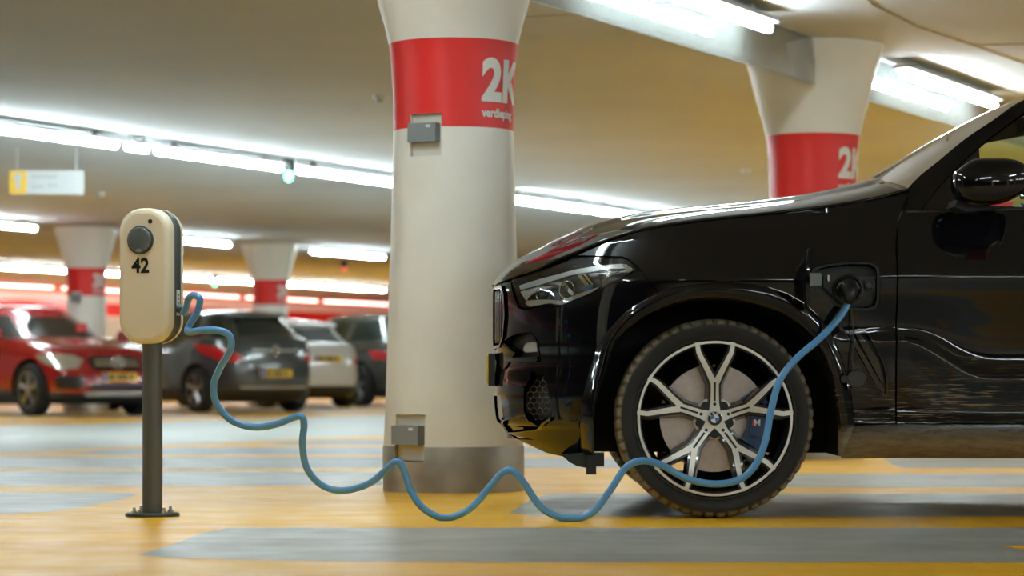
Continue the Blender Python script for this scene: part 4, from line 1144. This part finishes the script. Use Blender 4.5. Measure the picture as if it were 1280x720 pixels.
# ------------------------------------------------ wheels
def make_wheel():
    N = 208
    prof = [(.296, .020), (.300, .008), (.306, .004), (.312, .008), (.318, .006), (.330, .000), (.345, -.002), (.356, .002), (.364, .008), (.3715, .020), (.3765, .038), (.379, .062), (.3795, .095), (.3785, .096), (.372, .097), (.372, .104), (.3795, .105),
            (.380, .160), (.372, .161), (.372, .168), (.3795, .169), (.379, .215), (.3765, .24), (.3715, .255), (.364, .268), (.345, .278), (.318, .27), (.296, .256), (.285, .24), (.285, .03)]
    def rf(r, h, k):
        if r > .3615 and r < .3785 and (h < .06 or h > .22) and k % 4 == 0: return r - .011
        if .3785 <= r and (h < .095 or h > .168) and k % 4 == 0: return r - .010
        return r
    w = B().lathe(prof, N, 'y', rf=rf, cap=False); k = len(prof)
    w.f += [((k - 1) * N + i, (k - 1) * N + (i + 1) % N, (i + 1) % N, i) for i in range(N)]; w.m += [0] * N
    tyre = w.build('wheel', M['tyre'], BMW, auto=28)
    lt = B()
    rim = B().lathe([(.2965, .018), (.296, .010), (.2925, .0075), (.284, .0085), (.281, .014), (.276, .03), (.268, .06), (.262, .12), (.262, .20), (.285, .24), (.285, .235)], 96, 'y', cap=False)
    rim.build('rim_barrel', M['rimblack'], tyre, auto=35)
    B().lathe([(.2955, .0085), (.2940, .0062), (.2860, .0062), (.2845, .0085)], 96, 'y', cap=False).build('rim_lip', M['silver'], tyre, auto=35)
    # Y spokes
    def ycurve(r): return .030 - .022 * sstep(.05, .24, r) * 1.0
    def place(p, a, lift=0):
        r = sqrt(p[0] ** 2 + p[2] ** 2); y = p[1] + ycurve(r) + lift
        ca, sa = cos(a), sin(a); return Vector((p[0] * ca + p[2] * sa, y, -p[0] * sa + p[2] * ca))
    def strip(b, path, hw, y0, y1, a, lift=0, hw2=None):
        """ribbon along path (x,z) with half widths hw, between y0 (front) and y1 (back)"""
        n = len(path); v = []; f = []
        for i in range(n):
            d = (Vector(path[min(i + 1, n - 1)]) - Vector(path[max(i - 1, 0)])).normalized(); nn = Vector((-d.y, d.x))
            h = hw[i] if isinstance(hw, (list, tuple)) else hw; h2 = h * 1.35 + .003 if hw2 is None else hw2
            p = Vector(path[i])
            for (s, y, hh) in ((-1, y0, h), (1, y0, h), (1, y1, h2), (-1, y1, h2)):
                c = p + nn * s * hh; v.append(place((c.x, y, c.y), a, lift))
        for i in range(n - 1):
            for j in range(4): f.append((i * 4 + j, i * 4 + (j + 1) % 4, (i + 1) * 4 + (j + 1) % 4, (i + 1) * 4 + j))
        f += [(0, 1, 2, 3), tuple(4 * (n - 1) + k for k in (3, 2, 1, 0))]
        b.add(v, f)
    for s in range(5):
        a = radians(72 * s)
        stem = [(0, .030), (0, .06), (0, .10), (0, .145)]
        def arm(sg): return [(sg * .006, .138), (sg * .022, .172), (sg * .044, .215), (sg * .062, .250), (sg * .069, .289)]
        blk = B(); strip(blk, stem, .024, .004, .055, a)
        for sg in (-1, 1): strip(blk, arm(sg), [.021, .020, .018, .017, .017], .004, .045, a)
        o = blk.build('spoke', M['rimblack'], tyre, auto=30)
        sv = B(); strip(sv, [(0, .026), (0, .06), (0, .10), (0, .150)], [.022, .0165, .0150, .0150], -.0005, .006, a, hw2=.0150)
        for sg in (-1, 1): strip(sv, arm(sg), [.0120, .0105, .0095, .0088, .0085], -.0005, .005, a, hw2=.0085)
        sv.build('machined_face', M['silver'], tyre)
        g = B(); strip(g, [(0, .066), (0, .10), (0, .138)], .0038, -.0016, .002, a, hw2=.0038)
        g.lathe([(.0062, 0), (.0062, .004)], 14, 'y'); kk = len(g.v) - 28
        for i in range(kk, len(g.v)): g.v[i] = place((g.v[i].x, g.v[i].y - .0020, g.v[i].z + .0545), a)
        g.build('spoke_groove', M['black'], tyre)
        c = place((0, 0, 0), 0); ang = a + radians(36)
        lb = B().lathe([(.014, .012), (.014, .045)], 6, 'y', (.056 * sin(ang), .012, .056 * cos(ang))); lb.lathe([(.019, .018), (.019, .045)], 18, 'y', (.056 * sin(ang), .012, .056 * cos(ang)))
        lb.build('wheel_bolt', M['plastic'], tyre, auto=30)
    B().lathe([(.001, .028), (.034, .028), (.0375, .031), (.040, .040), (.08, .052), (.08, .075), (.001, .075)], 40, 'y').build('hub', M['silver'], tyre, auto=35)
    hc = B().lathe([(.0275, .030), (.0275, .022), (.0255, .0195), (.001, .0190)], 40, 'y').build('hub_cap', M['black'], tyre, auto=35)
    rg = B().lathe([(.0275, .0215), (.0272, .0198), (.0262, .0192), (.0258, .0195)], 40, 'y', cap=False); rg.lathe([(.0172, .0189), (.0168, .0183), (.0162, .0183), (.0160, .0189)], 40, 'y', cap=False); rg.build('badge_ring', M['chrome'], tyre)
    for qd in range(4):
        b = B(); pts = [(0, 0)] + [(.0162 * cos(radians(90 * qd + 90 * k / 8)), .0162 * sin(radians(90 * qd + 90 * k / 8))) for k in range(9)]
        b.prism([(x * cos(.25) - z * sin(.25), x * sin(.25) + z * cos(.25)) for x, z in pts], .0182, .0192); b.build('badge_quadrant', M['bmwblue'] if qd % 2 else M['white'], tyre)
    for k, chh in enumerate('BMW'):
        bm = text2d(chh, .0105, .0004, 'CENTER'); th = radians(42 - 42 * k + 14)
        v, f = bm_out(bm, lambda x, y: Vector((cos(th) * x - sin(th) * (y + .0178), .0186, sin(th) * x + cos(th) * (y + .0178)))); mk('badge_letter', v, f, M['white'], tyre)
    return tyre
wl = make_wheel()
FWZ = .3795
def set_wheel(o, x, far, rot):
    if far: o.location = (x - O0.x, 2 * YC - 10.030 - YC, FWZ); o.rotation_euler = (0, rot, pi)
    else: o.location = (x - O0.x, 10.030 - YC, FWZ); o.rotation_euler = (0, rot, 0)
set_wheel(wl, WX, 0, 0)
for (x, far, rot) in ((RX, 0, .5), (WX, 1, 0), (RX, 1, .9)):
    r = wl.copy(); C.objects.link(r); set_wheel(r, x, far, rot)
    for chd in list(wl.children):
        c = chd.copy(); C.objects.link(c); c.parent = r
# fourth level (badge, faces) of the copies is folded away: only the near front wheel shows it
for (x, far) in ((WX, 0), (RX, 0), (WX, 1), (RX, 1)):
    yy = lambda y: (2 * YC - y) if far else y
    dd = B(); dd.lathe([(.075, 0), (.205, 0), (.205, .03), (.075, .03)], 72, 'y', (x, yy(10.115) - (.03 if far else 0), FWZ))
    dd.lathe([(.001, -.012), (.078, -.012), (.085, .01), (.085, .03)], 40, 'y', (x, yy(10.115) - (.02 if far else 0), FWZ)) if not far else None
    dd.build('brake_disc', M['disc'], BMW, origin=O0, auto=40)
    cl = B(); poly = [(x + r * cos(radians(a)), FWZ + r * sin(radians(a))) for r, aa in ((.212, range(-36, 37, 6)), (.128, range(36, -37, -6))) for a in aa]
    ya, yb_ = sorted((yy(10.085), yy(10.20))); cl.prism(poly, ya, yb_)
    poly2 = [(x + r * cos(radians(a)), FWZ + r * sin(radians(a))) for r, aa in ((.190, range(-24, 5, 4)), (.140, range(4, -25, -4))) for a in aa]
    if not far: cl.prism(poly2, 10.076, 10.09)
    ca = cl.build('brake_caliper', M['caliper'], BMW, origin=O0, auto=30)
    if not far and x == WX:
        bm = text2d('M', .034, .001, 'CENTER'); v, f = bm_out(bm, lambda a, b: Vector((x + .163 + a, 10.0755, FWZ - .028 + b))); mk('caliper_lettering', v, f, M['white'], ca, origin=O0)
        B().box(x + .145, x + .150, 10.0750, 10.0765, FWZ - .028, FWZ - .006).build('caliper_stripe', M['red'], ca, origin=O0)
# ================================================================== PARKED CARS IN THE BACKGROUND
def bgcar(kind, P):
    """local frame: nose at x=0 facing -x, tail at x=L, y to the sides. returns the Empty"""
    L, Wd, H = P['L'], P['W'], P['H']; paint = M[P['paint']]
    car = thing('parked_car', P['label'], 'car', (0, 0, 0))
    SH = P['sh']  # shoulder height along x
    N = 96; E = 2 / 5.0
    sg = lambda a, p: (abs(a) ** p) * (1 if a >= 0 else -1)
    layers = [(0, .10, .10, .90), (.05, .045, .05, .945), (.14, .015, .02, .975), (.30, .0, .0, .99), (.48, .01, .0, 1.), (.62, .02, .01, .995), (.78, P.get('noseback', .06), .03, 1.0), (.86, P.get('noseback', .06) + .05, .045, .985), (.93, P.get('noseback', .06) + .09, .06, .965), (1.0, P.get('noseback', .06) + .16, .08, .935)]
    zb = .20; v = []; f = []
    rings = []
    def ringpts(fr, rr, w, vv, sc=1., crown=0.):
        out = []
        for k in range(N):
            a = 2 * pi * k / N
            x0 = fr; x1 = L - rr; x = (x0 + x1) / 2 - (x1 - x0) / 2 * sg(cos(a), E) * (1 if abs(cos(a)) < 1 else 1)
            y = Wd * w * sg(sin(a), E)
            # noses are rounder in plan than tails
            if cos(a) > 0: x += .16 * (abs(y) / Wd) ** 3
            else: x -= .10 * (abs(y) / Wd) ** 3
            xc = L / 2
            if sc < 1: y *= sc; x = xc + (x - xc) * (1 - (1 - sc) * .10)
            z = zb + vv * (interp(SH, x) - zb) + crown
            out.append(Vector((x, y, z)))
        return out
    for (vv, fr, rr, w) in layers: rings.append(ringpts(fr, rr, w, vv))
    for sc, cr in ((.93, .018), (.75, .040), (.4, .055), (.02, .060)): rings.append(ringpts(layers[-1][1], layers[-1][2], layers[-1][3], 1, sc, cr))
    for r in rings: v += r
    for i in range(len(rings) - 1):
        for k in range(N): k2 = (k + 1) % N; f.append((i * N + k, (i + 1) * N + k, (i + 1) * N + k2, i * N + k2))
    f.append(tuple(range(N))); f.append(tuple(range((len(rings) - 1) * N, len(rings) * N))[::-1])
    b = B(); b.add(v, f); body = b.build('body', None, car, mats=[paint, M['liner']], auto=50)
    tree = BVHTree.FromPolygons(v, [list(q_) for q_ in f])
    RW = P.get('rw', .33); AX = P['ax']
    for ax in AX:
        for s in (-1, 1):
            c = B(); ya, yb_ = sorted((s * (Wd - .30), s * (Wd + .2))); c.lathe([(RW + .065, ya), (RW + .065, yb_)], 40, 'y', (ax, 0, RW)); o = c.build('cut', M['liner']); boolean(body, [o])
    for pl in body.data.polygons: pl.use_smooth = True
    body.data.set_sharp_from_angle(angle=radians(40))
    # dark lower cladding
    cl = B(); rr_ = []
    for (vv, fr, rr, w) in ((-.06, .14, .14, .86), (0.0, .08, .085, .925), (.07, .028, .03, .972), (.15, .006, .010, .990), (.17, .018, .02, .975)): rr_ += ringpts(fr, rr, w, vv)
    ff = []
    for i in range(4):
        for k in range(N): k2 = (k + 1) % N; ff.append((i * N + k, (i + 1) * N + k, (i + 1) * N + k2, i * N + k2))
    ff.append(tuple(range(N))); ff.append(tuple(range(4 * N, 5 * N))[::-1]); cl.add(rr_, ff); cld = cl.build('lower_cladding', M['plastic'], car)
    for ax in AX:
        for s in (-1, 1):
            c = B(); ya, yb_ = sorted((s * (Wd - .32), s * (Wd + .2))); c.lathe([(RW + .055, ya), (RW + .055, yb_)], 40, 'y', (ax, 0, RW)); o = c.build('cut', M['liner']); boolean(cld, [o])
    # cabin
    b0, b1, t0, t1 = P['cab']; NC = 96; EC = 2 / 4.5
    lay = [(0, 0), (.10, 0), (.30, .008), (.55, .012), (.86, .006), (.93, 0), (1, -.002)]
    cv = []
    for (s, bul) in lay:
        x0 = b0 + (t0 - b0) * s; x1 = b1 + (t1 - b1) * s; w = Wd * (.90 + (.66 - .90) * s) + bul
        for k in range(NC):
            a = 2 * pi * k / NC; x = (x0 + x1) / 2 - (x1 - x0) / 2 * sg(cos(a), EC); y = w * sg(sin(a), EC)
            if cos(a) > 0: x += .22 * (abs(y) / w) ** 2.4 * 1
            else: x -= .12 * (abs(y) / w) ** 2.4
            zl = interp(SH, x) - .03 if True else 0
            zt = H - .07 - .035 * ((x - (t0 + t1) / 2) / (t1 - t0) * 2) ** 2
            cv.append(Vector((x, y, zl + (zt - zl) * s)))
    for (sc, cr) in ((.93, .025), (.7, .052), (.35, .066), (.02, .07)):
        base = cv[6 * NC:7 * NC]; xc = (t0 + t1) / 2
        for p in base: cv.append(Vector((xc + (p.x - xc) * (1 - (1 - sc) * .25), p.y * sc, p.z + cr)))
    cf = [(i * NC + k, (i + 1) * NC + k, (i + 1) * NC + (k + 1) % NC, i * NC + (k + 1) % NC) for i in range(10) for k in range(NC)]
    cf.append(tuple(range(10 * NC, 11 * NC))[::-1])
    glassf, bodyf = [], []
    for i in range(10):
        for k in range(NC):
            a = 360 * (k + .5) / NC; a = a if a <= 180 else 360 - a; g = False
            if 1 <= i <= 3:
                if a < 24: g = 'w'
                elif 34 < a < P.get('bp', 92): g = 's'
                elif P.get('bp', 92) + 4 < a < P.get('cp', 142): g = 's'
                elif a > 160 : g = 'r'
            side = 'L' if 360 * (k + .5) / NC <= 180 else 'R'
            (bodyf if not g else glassf).append((cf[i * NC + k], g, side, a))
    mk('roof', cv, [q_[0] for q_ in bodyf] + [cf[-1]], paint, car, auto=45)
    groups = {}
    for (q_, g, side, a) in glassf:
        key = {'w': 'windscreen', 'r': 'rear_window'}.get(g) or ('side_window', side, a < 93)
        groups.setdefault(key, []).append(q_)
    for key, qq in groups.items(): mk(key if isinstance(key, str) else key[0], cv, qq, M['bgglass'], car, smooth=True)
    for o in car.children:      # drop unused vertices of the cabin panes
        if o.name.split('.')[0] in ('windscreen', 'rear_window', 'side_window', 'roof'):
            bm = bmesh.new(); bm.from_mesh(o.data); bmesh.ops.delete(bm, geom=[v_ for v_ in bm.verts if not v_.link_faces], context='VERTS'); bmesh.ops.recalc_face_normals(bm, faces=bm.faces); bm.to_mesh(o.data); bm.free()
    # things laid on the body: outline in (y, z) seen from one end, or (x, z) from a side
    def decal(name, poly, m, end='front', th=.012, parent=None, ang=0., step=.05):
        """end: front/rear/side; ang turns the looking direction"""
        parent = parent or car
        bp = resample(poly, step); pts = list(bp); edges = [(i, (i + 1) % len(bp)) for i in range(len(bp))]; tb = [tuple(p) for p in bp]
        x0 = min(p.x for p in bp); x1 = max(p.x for p in bp); y0 = min(p.y for p in bp); y1 = max(p.y for p in bp)
        y = y0 + step / 2
        while y < y1:
            x = x0 + step / 2
            while x < x1:
                if inside((x, y), tb) and all((Vector((x, y)) - r).length > step * .5 for r in bp): pts.append(Vector((x, y)))
                x += step
            y += step
        vv, ee, ff, *_ = delaunay_2d_cdt(pts, edges, [], 0, 1e-7)
        V = []
        if end == 'front': d = Vector((cos(ang), sin(ang), 0)); hv = Vector((-sin(ang), cos(ang), 0)); o = Vector((0, 0, 0)) - d * 3
        elif end == 'rear': d = Vector((-cos(ang), sin(ang), 0)); hv = Vector((sin(ang), cos(ang), 0)); o = Vector((L, 0, 0)) - d * 3
        elif end == 'left': d = Vector((0, 1, 0)); hv = Vector((1, 0, 0)); o = Vector((0, -3, 0))
        else: d = Vector((0, -1, 0)); hv = Vector((1, 0, 0)); o = Vector((0, 3, 0))
        last = None; bad = set()
        for p in vv:
            og = o + hv * p.x + Vector((0, 0, p.y)); hit = tree.ray_cast(og, d)
            if hit[0] is None: h = last if last is not None else 3.; bad.add(len(V))
            else: h = hit[3]; last = h
            V.append(og + d * (h - th))
        n = len(V); V += [p + d * (th + .01) for p in V]
        FF = [tuple(t) for t in ff if inside(((vv[t[0]].x + vv[t[1]].x + vv[t[2]].x) / 3, (vv[t[0]].y + vv[t[1]].y + vv[t[2]].y) / 3), tb)]
        FF = [t for t in FF if not any(i in bad for i in t)]
        FA = list(FF)
        ec = {}
        for t in FF:
            for a_, b_ in ((t[0], t[1]), (t[1], t[2]), (t[2], t[0])): ec[(a_, b_)] = 1
        for (a_, b_) in list(ec):
            if (b_, a_) not in ec: FA.append((a_, b_, b_ + n, a_ + n))
        b = B(); b.add(V, FA); o_ = b.build(name, m, parent, auto=40)
        bm = bmesh.new(); bm.from_mesh(o_.data); bmesh.ops.delete(bm, geom=[v_ for v_ in bm.verts if not v_.link_faces], context='VERTS'); bm.to_mesh(o_.data); bm.free(); return o_
    def sym(name, poly, m, **k):
        ang = k.pop('ang', 0.)
        a = decal(name, poly, m, ang=ang, **k); b_ = decal(name, [(-p[0], p[1]) for p in poly], m, ang=-ang, **k); return a, b_
    rect = lambda y0, y1, z0, z1, r=.02: [(y0 + r, z0), (y1 - r, z0), (y1, z0 + r), (y1, z1 - r), (y1 - r, z1), (y0 + r, z1), (y0, z1 - r), (y0, z0 + r)]
    def plate(end, z, w=.26):
        p = decal('licence_plate', rect(-w, w, z - .055, z + .055, .01), M['plateyellow'], end=end, th=.03)
        sgn = -1 if end == 'front' else 1     # blue strip on the reader's left
        X = (0 - .0) if end == 'front' else L
        hitd = Vector((1, 0, 0)) if end == 'front' else Vector((-1, 0, 0))
        h = tree.ray_cast(Vector((X, 0, z)) - hitd * 3, hitd)[3]; xs_ = (Vector((X, 0, z)) - hitd * 3 + hitd * (h - .034)).x
        left = w if end == 'front' else -w
        s_ = 1 if end == 'front' else -1
        B().box(xs_ - .004, xs_ + .004, *sorted((left * .98, left * .82)), z - .05, z + .05).build('plate_strip', M['plateblue'], p)
        t = B(); y = left * .72
        for k, wd in enumerate((.05, .05, .02, .05, .05, .05, .02, .05)):
            if wd > .03: t.box(xs_ - .004, xs_ + .003, *sorted((y, y - s_ * wd * .8)), z - .035, z + .035)
            y -= s_ * (wd + .005)
        t.build('plate_characters', M['platetext'], p)
        return p
    if kind == 'red':
        for side in sym('headlight', [(.48, .74), (.56, .63), (.76, .60), (.99, .70), (1.06, .80), (.86, .82), (.60, .80)], M['bghead'], end='front', ang=-.38, th=.012):
            pass
        gr = decal('grille', [(-.40, .74), (-.36, .60), (.36, .60), (.40, .74), (.30, .79), (-.30, .79)], M['plastic'], end='front', th=.015)
        decal('grille_bar', rect(-.34, .34, .715, .742), M['chrome'], end='front', th=.035, parent=gr)
        decal('grille_bar', rect(-.34, .34, .660, .688), M['chrome'], end='front', th=.035, parent=gr)
        hz_ = tree.ray_cast(Vector((-3, 0, .70)), Vector((1, 0, 0)))[3] - 3 - .075
        em = B(); em.tube([Vector((hz_, .085 * cos(2 * pi * k / 28), .70 + .085 * sin(2 * pi * k / 28))) for k in range(29)], .009, 6, cap=False)
        for k in range(3):
            a = radians(90 + 120 * k); em.tube([Vector((hz_, 0, .70)), Vector((hz_, .08 * cos(a), .70 + .08 * sin(a)))], [.014, .004], 6)
        em.build('emblem', M['chrome'], gr, smooth=True)
        sym('side_intake', [(.50, .42), (.56, .36), (.80, .36), (.84, .50), (.78, .53), (.54, .52)], M['plastic'], end='front', ang=-.25, th=.006)
        decal('lower_intake', [(-.46, .33), (.46, .33), (.40, .42), (-.40, .42)], M['plastic'], end='front', th=.006)
        decal('skid_plate', rect(-.50, .50, .255, .315), M['chrome'], end='front', th=.02)
        plate('front', .51)
        B().box(1.35, 1.40, -.30, -.16, 1.12, 1.24).build('windscreen_card', M['red'], car)
    if kind in ('opel', 'white', 'suv'):
        if kind == 'opel':
            tl_ = [(.50, .80), (.56, .72), (.80, .74), (1.05, .86), (1.12, .98), (.95, .96), (.70, .90)]; z0 = .56
            decal('bumper_trim', rect(-.55, .55, .34, .38), M['bgrim'], end='rear', th=.015)
            decal('chrome_strip', [(-.38, .875), (.38, .875), (.36, .905), (-.36, .905)], M['chrome'], end='rear', th=.02)
            hz_ = L + 3 - tree.ray_cast(Vector((L + 3, 0, .89)), Vector((-1, 0, 0)))[3] + .035
            em = B(); em.tube([Vector((hz_, .06 * cos(2 * pi * k / 24), .89 + .06 * sin(2 * pi * k / 24))) for k in range(25)], .010, 6, cap=False)
            em.tube([Vector((hz_, -.08, .90)), Vector((hz_, -.01, .895)), Vector((hz_, .01, .885)), Vector((hz_, .08, .88))], .008, 6); em.build('emblem', M['chrome'], car, smooth=True)
            plate('rear', z0)
        elif kind == 'white':
            tl_ = [(.54, .74), (.60, .70), (.92, .72), (1.0, .86), (.80, .86), (.60, .82)]; plate('rear', .80)
            decal('bumper_insert', rect(-.70, .70, .24, .36), M['plastic'], end='rear', th=.008)
        else:
            tl_ = [(.56, .84), (.62, .78), (.95, .80), (1.02, .95), (.85, .94), (.64, .92)]; plate('rear', .70)
        sym('tail_light', tl_, M['taillight'], end='rear', ang=-.38, th=.012)
        decal('wiper_spoiler', rect(-.5, .5, .50, .52), paint, end='rear', th=.006) if False else None
        sp_ = B(); zt = H - .075
        sp_.prism([(t1 - .12, zt - .02), (t1 + .05, zt - .055), (t1 + .06, zt - .035), (t1 - .10, zt + .02)], -Wd * .56, Wd * .56); sp_.build('roof_spoiler', paint, car)
    # mirrors, handles
    for s in (-1, 1):
        mx_ = b0 + .48; mz = interp(SH, mx_) + .05
        v_, f_ = superell((mx_, s * (Wd + .10), mz + .02), (.07, .11, .075), .6, .6, 10, 16); mk('door_mirror', v_, f_, paint, car, smooth=True)
        for hx2 in P.get('handles', (1.9, 2.8)):
            hz2 = interp(SH, hx2) - .10; B().box(hx2, hx2 + .18, *sorted((s * (Wd - .01), s * (Wd + .025))), hz2, hz2 + .025).build('door_handle', M['bgrim'] if kind != 'red' else paint, car)
    # wheels
    for ax in AX:
        for s in (-1, 1):
            t = B().lathe([(RW * .62, .0), (RW * .70, -.006), (RW * .94, .0), (RW, .03), (RW, .17), (RW * .94, .20), (RW * .62, .20)], 40, 'y', cap=False)
            t.lathe([(RW * .62, .0), (RW * .60, .05), (.05, .06), (.05, .07), (RW * .62, .20)], 40, 'y', cap=False)
            if s > 0: t.v = [Vector((p.x, -p.y, p.z)) for p in t.v]
            w_ = t.build('wheel', M['bgtyre'], car, loc=(ax, s * (Wd - .025), RW), auto=40)
            r_ = B(); fr = .02 if s < 0 else -.02
            r_.lathe([(RW * .63, 0), (RW * .66, -.006), (RW * .68, 0)], 36, 'y', cap=False)
            for k in range(P.get('spokes', 5)):
                a = 2 * pi * k / P.get('spokes', 5) + .3
                for off in (-.10, .10):
                    c0 = Vector((.04 * cos(a), .01, .04 * sin(a))); c1 = Vector((RW * .64 * cos(a + off), .004, RW * .64 * sin(a + off))); r_.tube([c0, c1], [.020, .016], 6)
            r_.lathe([(.001, -.002), (.05, .0), (.06, .02)], 24, 'y')
            if s > 0: r_.v = [Vector((p.x, -p.y, p.z)) for p in r_.v]
            r_.build('alloy_rim', M['bgrim'], w_, auto=40)
    return car
YAW = atan2(-.8, .6)   # direction the near end of every parked car points to
F_ = Vector((.60, -.80, 0))
def put(car, end, Cn, L, fw=F_):
    """front: nose point at Cn pointing along fw; rear: tail at Cn pointing along fw"""
    if end == 'front':   # local -x must map to fw
        car.rotation_euler = (0, 0, atan2(-fw.y, -fw.x)); car.location = Cn
    else:                # local +x maps to fw, tail x=L at Cn
        car.rotation_euler = (0, 0, atan2(fw.y, fw.x)); car.location = Vector(Cn) - fw.normalized() * L
red = bgcar('red', dict(L=4.42, W=.90, H=1.50, paint='bgred', label='red compact SUV facing the camera behind the charging post', noseback=.10,
    sh=[(0, .74), (.25, .84), (.8, .93), (1.3, 1.0), (2.2, 1.03), (3.4, 1.06), (4.4, 1.10)], cab=(1.05, 4.25, 2.0, 3.75), ax=(.88, 3.58), rw=.345))
put(red, 'front', (-5.12, 34.62, 0), 4.42, Vector((.64, -.77, 0)))
opel = bgcar('opel', dict(L=4.40, W=.90, H=1.50, paint='bggrey', label='dark grey hatchback seen from its rear, right of the charging post', noseback=.25,
    sh=[(0, .68), (.3, .80), (1.1, .93), (2.2, 1.0), (3.6, 1.06), (4.4, 1.06)], cab=(1.0, 4.34, 2.0, 3.85), ax=(.90, 3.60), rw=.325))
put(opel, 'rear', (-3.38, 37.9, 0), 4.40)
wht = bgcar('white', dict(L=4.1, W=.87, H=1.46, paint='bgwhite', label='white hatchback seen from its rear, between the dark grey and charcoal cars', noseback=.25,
    sh=[(0, .68), (.3, .80), (1.1, .92), (2.2, .98), (3.4, 1.02), (4.1, 1.02)], cab=(1.0, 4.02, 1.9, 3.55), ax=(.82, 3.40), rw=.31))
put(wht, 'rear', (-2.98, 43.0, 0), 4.1)
suv = bgcar('suv', dict(L=4.6, W=.93, H=1.60, paint='bgtan', label='charcoal estate car half hidden behind the left edge of the big pillar', noseback=.22,
    sh=[(0, .76), (.3, .90), (1.2, 1.02), (2.4, 1.06), (3.8, 1.10), (4.6, 1.10)], cab=(1.1, 4.52, 2.0, 4.1), ax=(.92, 3.75), rw=.36))
put(suv, 'rear', (-1.40, 44.9, 0), 4.6)
# ================================================================== CAMERA, WORLD
cam = bpy.data.cameras.new('camera'); co_ = bpy.data.objects.new('camera', cam); C.objects.link(co_)
co_.location = (0, 0, CAMZ); co_.rotation_euler = (radians(90), 0, 0)
cam.sensor_width = 36; cam.lens = 36 * FPX / 1280; cam.shift_y = (HOR - 360) / 1280
cam.clip_end = 300; cam.dof.use_dof = True; cam.dof.focus_distance = 10.0; cam.dof.aperture_fstop = 3.0
sc = bpy.context.scene; sc.camera = co_
w = bpy.data.worlds.new('world'); sc.world = w; w.use_nodes = True
w.node_tree.nodes['Background'].inputs[0].default_value = (.5, .47, .4, 1); w.node_tree.nodes['Background'].inputs[1].default_value = .1
vs_ = sc.view_settings; vs_.view_transform = 'Standard'; vs_.look = 'None'; vs_.gamma = 1; vs_.use_curve_mapping = False; vs_.exposure = 0.45
sc.cycles.use_denoising = True
sc.cycles.max_bounces = 10; sc.cycles.diffuse_bounces = 5; sc.cycles.glossy_bounces = 5; sc.cycles.transparent_max_bounces = 12
sc.cycles.sample_clamp_indirect = 6; sc.cycles.caustics_reflective = False; sc.cycles.caustics_refractive = False
